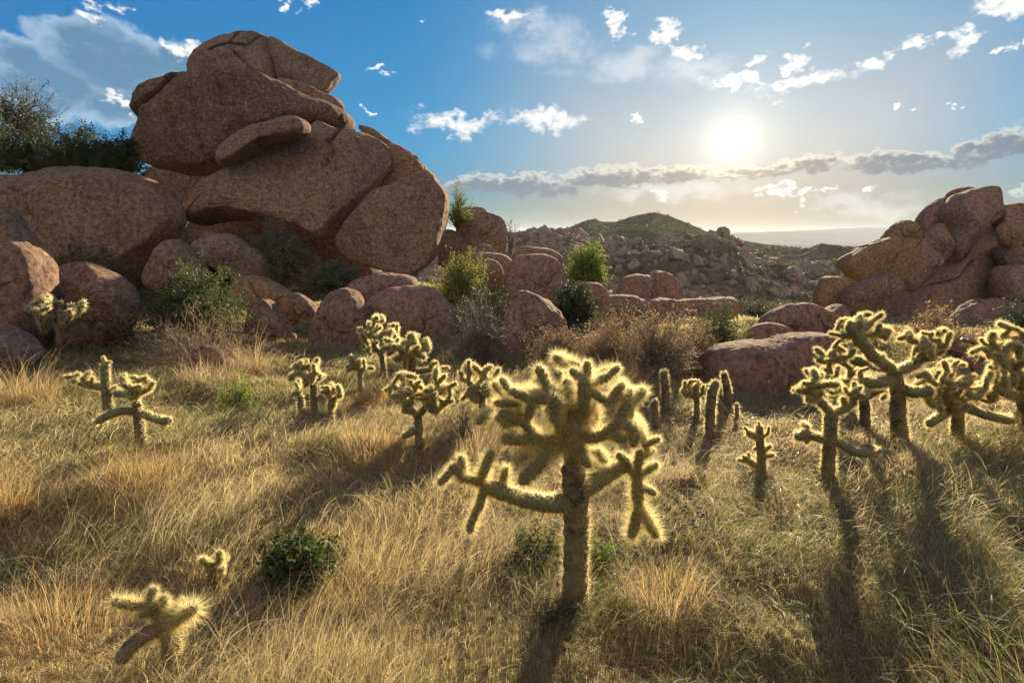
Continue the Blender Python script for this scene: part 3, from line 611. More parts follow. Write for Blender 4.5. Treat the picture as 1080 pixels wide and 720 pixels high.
class Cholla:
    def __init__(s, label, px, py, lod, seed, group='cholla cacti', name='cholla_cactus', y=None):
        s.b = ground(px, py) if y is None else at(px, py, y); s.y = s.b[1]; s.m = mpp(s.b); s.lod = lod
        s.rng = np.random.default_rng(seed); s.root = empty(name, s.b, label, 'cactus', group); s.nj = 0
    def p(s, px, py, dy=0): return at(px, py, s.y + dy)
    def limb(s, kind, pts, rpx, mat='trunk', cover=1.0, sub=.0):
        P = np.array([s.p(*q) for q in pts]) - s.b; R = np.asarray(rpx, float) * s.m
        if np.ndim(rpx) == 0: R = np.full(len(P), float(R))
        if sub: P[0] -= np.array([0, 0, sub])
        L = np.sum(np.linalg.norm(np.diff(P, axis=0), axis=1)); area = L * 2 * np.pi * R.mean()
        w, dn = ((.0010, 42000), (.0018, 19000), (.003, 8500), (.004, 6000))[s.lod]
        g = cactus_geo(P, R, 16 if s.lod == 0 else 10, max(.034, R.mean() * .6), w, max(60, int(area * dn)), s.rng, .07, cover)
        return link(kind, g.mesh(kind, [M[mat], M['spine']]), s.root)
    def joint(s, a, b, rpx=None):        # world points
        a = np.asarray(a); b = np.asarray(b); L = np.linalg.norm(b - a)
        ms = joint_meshes(s.lod); want = (rpx * .62 * s.m / L) if rpx else s.rng.choice([.15, .17, .19, .22, .25])
        me = min(ms, key=lambda q: abs(q[0] - want) + s.rng.random() * .02)[1]
        o = link('joint', me, s.root); s.nj += 1
        rot = Vector((0, 0, 1)).rotation_difference(Vector(b - a)).to_matrix() @ Matrix.Rotation(s.rng.random() * 6.28, 3, 'Z')
        o.matrix_basis = Matrix.Translation(a - s.b) @ rot.to_4x4() @ Matrix.Scale(L, 4)
        return o
    def jp(s, a, b, r=None): s.joint(s.p(*a), s.p(*b), r)
    def crown(s, nodes, cx, cy, rx, ry, n, jl, rpx=None, rd=None, dy=0, up=.25):
        # joints grow from the nearest limb end towards points of the crown's volume
        nodes = [s.p(*q) for q in nodes]; c = s.p(cx, cy, dy); a, b = rx * s.m, ry * s.m; d = (rd or min(rx, 1.3 * ry)) * s.m
        done = 0
        for _ in range(n * 4):
            if done >= n or s.nj >= 98: break
            u = norm(s.rng.normal(size=3)) * s.rng.random() ** .4
            t = c + u * np.array([a, d, b])
            nd = min(nodes, key=lambda q: np.linalg.norm(q - t)); v = t - nd
            if np.linalg.norm(v) < jl * s.m * .35: continue
            v = norm(norm(v) * np.array([1, .7, 1]) + s.rng.normal(size=3) * .25 + np.array([0, 0, up])); L = jl * s.m * s.rng.uniform(.7, 1.2)
            e = nd + v * L
            if min(np.linalg.norm(q - e) for q in nodes) < L * .42: continue
            s.joint(nd - v * L * .05, e, rpx); nodes.append(e); nodes.append(nd + v * L * .6); done += 1

# the large cholla in the foreground
c = Cholla('large golden spined cholla with thick trunk in the centre foreground', 606, 636, 0, 1)
c.limb('trunk', [(606,640),(607,600),(608,560),(607,520),(604,484,0)], [13.5,12.5,12.8,13,12], 'trunk', .5, .05)
c.limb('arm', [(604,530,-.02),(580,531,-.05),(556,527,-.08),(530,519,-.1),(512,511,-.1)], [9.5,9,8.5,8,7], 'cactus', 1.3)
c.limb('arm', [(610,520,.02),(630,507,.08),(648,496,.12),(662,490,.12)], [10,9,8,7], 'cactus', 1.2)
c.limb('arm', [(606,490,0),(606,468,-.03),(604,445,-.02),(606,425,.02)], [12,10,9,8], 'cactus', 1.2)
for a, b, r in (
    ((514,512,-.1),(484,506,-.12),6.5), ((490,506,-.12),(474,490,-.1),6), ((506,508,-.1),(518,476,-.1),7), ((488,506,-.1),(486,480,-.08),6.5), ((511,514,-.11),(506,540,-.12),7), ((504,535,-.12),(497,562,-.13),6.5),
    ((530,518,-.1),(536,492,-.02),6), ((478,494,-.1),(462,510,-.1),6),
    ((660,490,.12),(672,502,.05),8), ((672,500,.05),(675,535,.03),8.5), ((640,428,-.05),(660,405,-.03),7), ((654,448,-.04),(664,422,-.04),7), ((662,464,0),(671,444,0),6.5), ((680,470,.04),(697,463,.05),5), ((550,424,-.06),(521,422,-.06),6.5), ((552,438,-.06),(522,438,-.06),6.5), ((674,532,.03),(664,566,.02),7.5), ((675,534,.03),(694,568,.02),8), ((675,512,.05),(692,522,.03),6), ((672,500,.05),(676,474,.06),6.5), ((676,500,.05),(695,490,.08),6), ((668,492,.1),(650,478,.12),7),((690,474,.1),(676,482,.08),5),
    ((606,470,-.03),(566,462,-.12),9), ((572,463,-.12),(530,464,-.16),8.5), ((600,468,-.03),(572,482,-.16),9), ((576,480,-.16),(546,508,-.22),9), ((600,464,-.03),(584,440,-.12),9), ((585,444,-.12),(583,416,-.14),8.5),
    ((608,462,-.02),(640,456,-.1),9), ((634,458,-.1),(656,444,-.1),8), ((612,470,-.04),(622,492,-.14),8),
    ((606,446,0),(620,432,-.06),8), ((618,440,-.04),(620,398,-.06),9.5), ((620,412,-.06),(640,424,-.08),8), ((620,404,-.05),(602,388,-.02),7.5), ((620,402,-.04),(620,380,-.02),8), ((622,404,-.02),(644,396,0),8.5), ((640,398,0),(654,386,.02),8),
    ((606,430,.02),(596,400,.02),8.5), ((598,432,-.04),(576,408,-.06),9), ((578,410,-.06),(566,386,-.04),8), ((584,420,-.08),(558,424,-.1),8), ((562,423,-.1),(538,412,-.08),8), ((566,460,-.12),(548,444,-.12),8), ((548,446,-.1),(526,434,-.08),7.5), ((556,444,-.1),(560,424,-.12),7),
    ((640,426,-.06),(656,412,-.02),8), ((650,446,-.08),(664,426,-.04),8), ((660,430,-.04),(664,408,.02),7.5), ((654,448,-.06),(672,452,-.02),7), ((668,470,.02),(670,446,.04),7), ((640,458,-.08),(660,466,-.06),7.5), ((580,414,.06),(590,390,.08),8), ((540,414,-.06),(528,398,-.02),7), ((544,440,-.06),(530,450,-.04),7)):
    c.jp(a, b, r)
c.crown([(606,425,.02),(604,445,0),(662,490,.12),(620,412,0)], 600, 414, 76, 38, 19, 29, 6.5, 66, .2, .25)
c.crown([(538,412,-.08),(530,464,-.1),(548,446,-.05)], 536, 428, 26, 34, 9, 25, 6, 40, .12, .2)
c.crown([(660,490,.12),(664,426,0),(644,396,0),(672,452,0)], 664, 432, 28, 38, 10, 25, 6, 40, .12, .25)

c.crown([(604,484,0),(580,531,-.03),(648,496,.1),(606,470,-.03)], 604, 486, 54, 26, 9, 26, 6, 50, .12, .1)

def mid_cholla(label, base, trunk, tr, arms, crowns, lod, seed, extra=(), ar=None, y=None):
    c = Cholla(label, base[0], base[1], lod, seed, y=y)
    c.limb('trunk', trunk, tr, 'trunk' if lod < 3 else 'trunk', 1.0, .05)
    for a in arms: c.limb('arm', a, ar or np.mean(tr) * .75, 'cactus', 1.2)
    for a, b in extra: c.jp(a, b)
    for cr in crowns: c.crown(*cr)
    return c
mid_cholla('three armed cholla standing alone in front of the right hand cluster', (873,507), [(873,507),(874,480),(876,450),(877,432)], [7,6.5,6.5,6], [[(871,464),(851,458,-.05),(838,461,-.05)], [(880,464),(902,477,-.1),(920,478,-.1)], [(877,436),(866,424),(854,414,.02)], [(879,436),(892,430),(902,420,.02)]],
    [([(854,414),(877,430),(866,424)], 862, 408, 23, 17, 24, 13), ([(902,420),(892,428)], 898, 414, 14, 11, 10, 12), ([(838,461,-.05),(851,458,-.05)], 844, 456, 16, 9, 8, 11), ([(920,478,-.1),(902,476,-.1)], 912, 474, 14, 6, 5, 11)], 1, 11, ar=4.5)
mid_cholla('tall tree like cholla with dark bare trunk at the right', (949,467), [(951,470),(947,440),(947,411),(942,388)], [9,7.5,7,7], [[(942,390),(921,376,-.1),(903,354,-.15),(896,340,-.15)], [(946,392),(967,383,.1),(970,364,.12)], [(942,401),(925,404,-.15),(909,402,-.2)], [(948,408),(962,414,-.1),(985,412,-.15)], [(940,388),(916,384,.2),(895,378,.3)]],
    [([(896,340,-.15),(903,354,-.15)], 908, 350, 31, 19, 34, 13), ([(970,364,.12),(967,383,.1)], 976, 362, 27, 17, 34, 12), ([(909,402,-.2),(921,376,-.1),(895,378,.3)], 886, 384, 36, 26, 60, 12), ([(985,412,-.15)], 985, 404, 18, 14, 10, 14)], 1, 12, ar=5.5)
mid_cholla('leafy topped smaller cholla behind the left side of the tall one', (912,452), [(913,454),(912,430),(910,415)], [5.5,5,4.5], [[(910,418),(892,408),(880,400)], [(911,420),(924,412),(932,408)]],
    [([(910,415),(880,400),(892,408)], 882, 402, 36, 20, 36, 13), ([(932,408),(910,415)], 926, 412, 18, 12, 10, 13)], 1, 13, ar=4)
mid_cholla('low spreading cholla with radiating arms at the right', (1010,462), [(1010,464),(1010,445),(1009,425)], [6,6,6], [[(1009,426),(985,420,-.1),(970,412,-.1)], [(1009,426),(1040,438,-.15),(1068,444,-.15)], [(1009,424),(1030,410,.1),(1046,400,.1)], [(1008,424),(998,404,.1),(992,392,.1)], [(1008,428),(990,440,-.15),(978,448,-.2)]],
    [([(970,412),(992,392,.1),(985,420,-.1)], 986, 406, 38, 28, 50, 12), ([(1046,400,.1),(1030,410,.1),(1009,420)], 1026, 402, 38, 26, 46, 12), ([(1068,444,-.15),(1040,438,-.15)], 1050, 430, 26, 14, 16, 13)], 1, 14, ar=4.5)
mid_cholla('tall cholla cut by the right frame edge', (1082,452), [(1082,455),(1080,420),(1076,395)], [7,6,6], [[(1076,398),(1060,380,.05),(1048,366,.05)], [(1077,400),(1092,380),(1096,360)], [(1078,420),(1060,414,-.1),(1050,408,-.1)]],
    [([(1048,366,.05),(1060,380,.05),(1076,395)], 1060, 372, 34, 28, 50, 12), ([(1096,360),(1092,380)], 1092, 366, 26, 24, 20, 14), ([(1050,408,-.1),(1078,420)], 1066, 412, 32, 24, 34, 12)], 1, 15, ar=4.5)
mid_cholla('bright bushy cholla with left leaning low arm by the dark bare shrub', (442,472), [(443,474),(442,455),(441,438)], [5,4.5,4.5], [[(440,452),(432,457,-.05),(424,461,-.05)], [(441,440),(428,424),(420,414)], [(442,438),(456,420),(464,408)]],
    [([(441,438),(420,414),(428,424)], 428, 416, 26, 23, 34, 12), ([(464,408),(456,420),(441,436)], 458, 416, 24, 23, 30, 12)], 2, 16, ar=3.6)
mid_cholla('tall narrow cholla with a side arm behind the bushy one', (434,418), [(434,430),(434,400),(435,376)], [4.5,4,4], [[(436,392),(452,390),(468,388)], [(435,380),(424,370),(416,362)]],
    [([(435,376),(416,362)], 430, 368, 27, 17, 38, 12), ([(468,388),(452,390)], 462, 386, 10, 7, 5, 9), ([(434,400)], 424, 396, 16, 10, 8, 10)], 2, 17, ar=3)
mid_cholla('round headed cholla before the reddish dome boulder', (405,398), [(405,400),(404,385),(402,370)], [3.5,3,3], [[(403,376),(394,364),(388,356)], [(403,374),(412,362),(414,352)]],
    [([(402,370),(388,356),(414,352)], 400, 352, 23, 20, 44, 11)], 3, 18, ar=2.6)
mid_cholla('small short cholla between the round headed and three stemmed ones', (381,412), [(381,413),(380,402),(380,392)], [2.8,2.6,2.6], [], [([(380,392)], 379, 386, 14, 8, 16, 9)], 3, 19)
mid_cholla('three stemmed cholla with bushy head at middle left', (331,434), [(332,436),(331,415),(330,396)], [4,3.6,3.5], [[(330,400),(322,394),(316,392)]], [([(330,396),(316,392)], 326, 392, 21, 14, 30, 11)], 2, 20, ar=3)
mid_cholla('stubby cholla stem at the left of the three stemmed one', (319,446), [(320,448),(318,430),(317,416)], [3.8,3.6,3.2], [], [([(317,416)], 316, 410, 7, 7, 5, 9)], 2, 21)
mid_cholla('little bushy cholla at the right of the three stemmed one', (350,450), [(350,452),(349,435),(349,422)], [3.3,3,3], [], [([(349,422)], 349, 414, 15, 10, 18, 10)], 2, 22)
mid_cholla('cholla with spread arms partly hidden behind the central cholla', (510,446), [(510,448),(509,430),(508,416)], [4.5,4,4], [[(508,420),(500,410),(494,402)], [(508,420),(516,408),(520,400)]], [([(508,416),(494,402),(520,400)], 507, 404, 23, 19, 36, 12)], 2, 23, ar=3.4)
c = mid_cholla('cholla with one tall upright joint left of the spreading one', (115,444), [(115,446),(114,432),(112,408)], [5,5,4.5], [[(110,408),(96,406,.05),(82,402,.05)], [(112,410),(111,394),(111,382)]], [([(82,402,.05),(96,406)], 90, 399, 13, 5, 6, 10), ([(111,382)], 111, 381, 6, 5, 3, 7), ([(116,416)], 124, 412, 8, 8, 4, 10)], 2, 24, ar=4.2)
c = mid_cholla('low spreading cholla with long drooping arms at the left', (150,474), [(150,476),(147,450),(144,422)], [5.5,5,4.5], [[(142,434),(128,433,-.1),(114,438,-.15),(102,445,-.15)], [(146,434),(160,440,-.1),(172,444,-.15),(181,443,-.15)], [(142,418),(132,415,.05),(120,415,.05)]],
    [([(144,422)], 148, 408, 17, 12, 15, 12), ([(181,443,-.15),(172,444,-.15)], 176, 447, 9, 9, 5, 9), ([(102,445,-.15)], 104, 446, 8, 6, 4, 9)], 2, 25, ar=4)
mid_cholla('yellow headed cholla standing close before the left boulders', (64,387), [(64,389),(63,365),(62,346)], [3,2.8,2.8], [[(62,348),(52,338),(44,330)], [(62,348),(70,338),(76,332)]], [([(62,346),(44,330),(76,332)], 57, 329, 30, 17, 22, 14)], 3, 26, ar=2.6)
mid_cholla('small cholla with bare stem among the thin cactus posts', (735,446), [(735,447),(735,425),(734,406)], [3.3,3,3], [[(734,420),(724,414),(719,412)], [(735,418),(744,412),(748,406)]], [([(734,406),(719,412),(748,406)], 734, 410, 15, 10, 16, 9)], 2, 27, ar=2.6)
c = mid_cholla('dark cross shaped little cholla with stubby arms', (803,500), [(804,502),(803,480),(801,462),(801,448)], [5,4.5,4.2,3.8], [], [], 1, 28, extra=[((801,462),(789,454,-.03)), ((789,455,-.03),(785,450,-.03)), ((802,461),(811,456)), ((810,457),(811,449)), ((803,478),(814,470)), ((803,482),(817,480)), ((802,474),(794,474)), ((800,494),(788,486,-.03)), ((790,488,-.03),(783,480,-.03)), ((788,486,-.03),(778,484,-.03)), ((799,496),(790,499,-.05)), ((788,486),(789,477)), ((801,450),(800,444))])
c = Cholla('fallen looking fuzzy cholla in the grass at the bottom left', 181, 702, 0, 29)
c.limb('trunk', [(181,706),(181,690),(180,672),(172,655)], [9,9,8.5,8], 'trunk', 1.2, .04)
c.limb('arm', [(174,660,0),(155,668,-.05),(138,680,-.1),(124,700,-.14)], [8,7.5,7,7], 'trunk', 1.0)
for a, b, r in (((160,640),(118,632,-.02),8), ((168,655),(158,632),10), ((158,640),(164,618,.02),10), ((172,658),(190,640),10), ((174,664),(208,642,-.04),8.5), ((176,650),(174,626,.04),9), ((186,650),(194,630,.05),8), ((160,645),(146,650,-.06),8)): c.jp(a, b, r)
c = mid_cholla('tiny cholla half sunk in grass between the fuzzy one and the bush', (224,612), [(224,614),(224,604),(225,596)], [5,4.5,4], [], [([(225,596)], 228, 594, 20, 9, 10, 14)], 1, 30)

POST = 'thin upright cactus posts'
for i, (lab, pts, r, lod) in enumerate((
    ('leftmost tall thin cactus post with glowing rim', [(703,433),(702,412),(700,390)], [4.4,4.2,3.6], 2),
    ('short forked cactus post left of the tall thin one', [(691,451),(691,436),(691,421)], [3.6,3.4,3], 2),
    ('tallest curved cactus post casting a shadow toward the viewer', [(749,461),(749,435),(751,414),(756,401)], [5,5,4.8,4], 2),
    ('slim cactus post behind the curved one', [(769,430),(767,411),(763,392)], [4,4,3.4], 2),
    ('smallest thin cactus stub right of the slim post', [(778,440),(777,425)], [2.2,2], 2))):
    c = Cholla(lab, pts[0][0], pts[0][1], lod, 60 + i, POST, 'cactus_post')
    c.limb('stem', pts, r, 'trunk', 1.4, .05)
    if i == 1: c.jp((690,440), (686,428,-.02), 2.6)
c = Cholla('broken cactus stub leaning on the ground behind the curved post', 765, 438, 2, 70, POST, 'cactus_post')
c.limb('stem', [(765,440),(761,432),(757,425)], [4,4,3.6], 'trunk', 1.2)

# dead cholla skeleton
def dead_cholla():
    b = ground(1030, 420); b = at(1030, 405, b[1] + .5); m = mpp(b); rng = np.random.default_rng(77)
    root = empty('dead_cholla', b, 'reddish dead cholla skeleton among the right hand chollas', 'dead cactus')
    for segs in ([(1030,405),(1026,385),(1012,372),(1002,366)], [(1028,392),(1036,376),(1040,362),(1034,356)], [(1026,385),(1018,378),(1008,380),(1000,376)], [(1034,380),(1048,370),(1052,358)], [(1038,368),(1024,360),(1014,358)], [(1046,372),(1058,374),(1062,366)]):
        P = np.array([at(px, py, b[1] + rng.normal(0, .12)) for px, py in segs]) - b
        P2, R2, L = smooth_path(P, np.linspace(2.6, 1.7, len(P)) * m, 16); P2 += rng.normal(size=P2.shape) * .006
        V, Fq = tubes(P2[None], R2[None], 6)
        link('branch', mesh_np('branch', V, Fq, M['twig_red']), root)
dead_cholla()

# ------------------------------------------------------------------ grass
def grass(name, label, n, pal, hmin, hmax, bend, seed, wsc=1.0, mask=None, rmax=15., segs=4, pts=None, dens=1.35, rnd=.75):
    rng = np.random.default_rng(seed)
    if pts is None:
        r = (1.0 ** (2 - dens) + rng.random(n) * (rmax ** (2 - dens) - 1.0)) ** (1 / (2 - dens))
        th = rng.uniform(-rad(62), rad(62), n); x = r * np.sin(th); y = r * np.cos(th)
    else: x, y = pts
    if mask is not None:
        k = mask(x, y, rng); x = x[k]; y = y[k]
    # blades gather in tufts
    tx = np.round(x / .09 + vnoise(np.stack([x * 3, y * 3, x * 0], -1), 5) * .6) * .09; ty = np.round(y / .09) * .09
    pull = rng.uniform(.0, .75, len(x)); x = x + (tx - x) * pull; y = y + (ty - y) * pull
    n = len(x); z = gz(x, y); d = np.hypot(x, y)
    hgt = rng.uniform(hmin, hmax, n) * np.clip(1 + .75 * n2(x, y, .9, 41), .3, 2) * rng.uniform(.5, 1.1, n)
    fl = n2(x, y, .55, 42, 2) * 3.2 + n2(x, y, 2.2, 43, 2) * 1.2
    ang = fl + rng.normal(0, rnd, n); dv = np.stack([np.cos(ang), np.sin(ang)], -1)
    bd = np.clip(bend * (1 + .5 * n2(x, y, .9, 44)) * rng.uniform(.35, 1.5, n), .1, 2.4)
    t = np.linspace(0, 1, segs + 1)[None]
    a = bd[:, None] * (.35 * t + .65 * t * t) * 1.15                  # tilt grows along the blade
    ds = hgt[:, None] / segs
    hx = np.concatenate([np.zeros((n, 1)), np.cumsum(np.sin(a[:, 1:]) * ds, 1)], 1); hz = np.concatenate([np.zeros((n, 1)), np.cumsum(np.cos(a[:, 1:]) * ds, 1)], 1)
    tw = rng.normal(0, .35, (n, 1)) * t * t * hgt[:, None]
    P = np.stack([x[:, None] + dv[:, :1] * hx - dv[:, 1:] * tw, y[:, None] + dv[:, 1:] * hx + dv[:, :1] * tw, z[:, None] - .015 + hz], -1)
    gl = gz(P[..., 0], P[..., 1]) + .008 + rng.random((n, 1)) * .03; P[:, 1:, 2] = np.maximum(P[:, 1:, 2], gl[:, 1:])
    w = np.maximum(.0022, .00095 * d) * rng.uniform(.6, 1.3, n) * wsc
    W = w[:, None] * (1.0 - .8 * t ** 1.5)
    sa = rng.uniform(0, 6.28, n); S = norm(np.stack([np.cos(sa), np.sin(sa), rng.normal(0, .3, n)], -1))
    V, Fq = ribbons(P, W, S)
    pal = np.array(pal); pk = np.clip(((n2(x, y, .7, 45, 3) * .5 + .5) * len(pal) + rng.normal(0, .9, n)), 0, len(pal) - .01).astype(int)
    col = pal[pk] * rng.uniform(.7, 1.25, (n, 1))
    colv = np.repeat(col, (segs + 1) * 2, 0)
    o = link(name, mesh_np(name, V, Fq, M['grass'], None, True, colv))
    return o
def green_mask(x, y, rng):
    g = n2(x, y, .5, 50, 3) + .35 * n2(x, y, 2.5, 51, 2)
    for px, py, rr, a in ((800,690,.45,1.0), (900,530,.5,.8), (1000,475,.9,1.0), (590,385,1.3,1.0), (470,390,1.2,.6), (560,590,.4,.7), (350,600,.35,.5), (260,440,.8,.7), (60,560,.7,.5), (420,500,.8,.6), (700,600,.3,.5), (790,440,.3,.9), (1040,470,.6,.8), (620,660,.55,.9), (930,600,.8,.6), (760,560,.5,.6), (330,470,.7,.5), (180,590,.5,.5)):
        q = ground(px, py); g = g + a * np.exp(-((x - q[0]) ** 2 + (y - q[1]) ** 2) / rr ** 2)
    return g + rng.normal(0, .25, len(x)) > .1
def bare_mask(x, y, rng): return n2(x, y, 1.1, 71, 3) + rng.normal(0, .22, len(x)) > -.22
STRAW = [(.54,.45,.20), (.62,.54,.29), (.47,.39,.17), (.24,.19,.10), (.58,.50,.27), (.36,.35,.14), (.55,.43,.19), (.27,.29,.10), (.60,.50,.24)]
tag(grass('dry_grass', '', 340000, STRAW, .05, .19, 1.85, 31, dens=1.3, rmax=30, rnd=1.4, mask=bare_mask), 'matted golden dry grass covering the flat', 'grass', None, 'stuff')
tag(grass('fallen_straw', '', 190000, [(.50,.40,.21), (.42,.34,.18), (.56,.46,.27), (.32,.26,.15)],   .12, .34, 2.3, 33, dens=1.2, rmax=12, wsc=.85, rnd=1.15), 'flattened straw lying between the grass tufts', 'straw', None, 'stuff')
tag(grass('green_grass', '', 150000, [(.10,.15,.03), (.16,.19,.05), (.13,.17,.04), (.22,.22,.07)], .09, .27, 1.15, 32, mask=green_mask, dens=1.3, rnd=1.2), 'short green grass growing in patches under the straw', 'grass', None, 'stuff')
def tussock(label, px, py, w, h, pal, seed, n=900):
    b = ground(px, py); m = mpp(b); rng = np.random.default_rng(seed)
    k = 5; a = rng.uniform(0, 6.28, n); rr = np.sqrt(rng.random(n)) * w * m * .36
    x = b[0] + np.cos(a) * rr; y = b[1] + np.sin(a) * rr
    oa = a + rng.normal(0, 1.0, n); t = np.linspace(0, 1, k)[None]; H = h * m * rng.uniform(.35, 1.1, n) * (1 + .35 * rng.normal(size=n).clip(-1, 1))
    sp = rng.uniform(.1, 1.5, n) * (.4 + rr / (w * m * .36)); tl = sp[:, None] * (t * .6 + t ** 2.5 * .9)
    P = np.stack([x[:, None] + np.cos(oa)[:, None] * np.sin(tl) * t * H[:, None], y[:, None] + np.sin(oa)[:, None] * np.sin(tl) * t * H[:, None], gz(x, y)[:, None] - .02 + np.cos(tl) * t * H[:, None]], -1) - b
    W = np.maximum(.0024, .00095 * b[1]) * rng.uniform(.6, 1.2, (n, 1)) * (1 - .85 * t)
    sa = rng.uniform(0, 6.28, n); V, Fq = ribbons(P, W, np.stack([np.cos(sa), np.sin(sa), sa * 0], -1))
    pal = np.array(pal); col = np.repeat(pal[rng.integers(0, len(pal), n)] * rng.uniform(.75, 1.2, (n, 1)), k * 2, 0)
    o = link('grass_tussock', mesh_np('grass_tussock', V, Fq, M['grass'], None, True, col), None, tuple(b))
    tag(o, label, 'grass tussock', 'tall dry grass tussocks')
OR = [(.50,.32,.13), (.44,.29,.12), (.56,.40,.18), (.36,.27,.12)]; TN = [(.55,.42,.22), (.46,.33,.16), (.58,.40,.18)]; PK = [(.50,.36,.20), (.44,.31,.17), (.55,.43,.25), (.36,.29,.16)]
for i, a in enumerate((('orange tussock below the low spreading left cholla', 150, 512, 120, 56, OR), ('golden tussock at the left frame edge level with the left chollas', 22, 425, 90, 56, TN), ('orange tussock at the left frame edge lower down', 4, 548, 70, 74, OR), ('orange tussock behind the bright bushy cholla', 396, 432, 56, 42, OR),
    ('pinkish tall tussock beside the half buried stone', 268, 400, 40, 46, PK), ('pinkish tussock right of the bright bushy cholla', 500, 480, 90, 40, PK), ('golden tussock behind the thin cactus posts at their left', 655, 412, 110, 36, TN), ('pinkish tussock before the loaf boulder', 835, 424, 130, 30, PK),
    ('golden tussock between the three stemmed and bushy chollas', 395, 480, 90, 36, TN), ('pale tussock right of the low spreading left cholla', 225, 408, 90, 34, PK), ('golden tussock by the lower right of the dark green bush', 372, 628, 100, 44, TN), ('golden tussock in the left bottom foreground', 60, 660, 160, 70, TN), ('golden tussock right of the central cholla trunk base', 700, 640, 120, 60, TN), ('dull tussock at the bottom right corner', 1010, 640, 140, 44, PK))):
    tussock(*a, 500 + i)

# ------------------------------------------------------------------ sky, sun, air
SUN_AZ, SUN_EL = sky_angles(773, 148)
LAMP_AZ, LAMP_EL = SUN_AZ + 2.2, SUN_EL + 6.5
print('sun', SUN_AZ, SUN_EL)
sd = bpy.data.lights.new('sun', 'SUN'); sd.energy = 5.0; sd.angle = rad(.6); sd.color = (1.0, .83, .55)
so = bpy.data.objects.new('sun', sd); C.objects.link(so)
polar = lambda a, e: Vector((math.sin(rad(a)) * math.cos(rad(e)), math.cos(rad(a)) * math.cos(rad(e)), math.sin(rad(e))))
sv = polar(LAMP_AZ, LAMP_EL); disc = polar(SUN_AZ, SUN_EL)
so.rotation_euler = (-sv).to_track_quat('-Z', 'Y').to_euler(); so.location = (0, 0, 60)

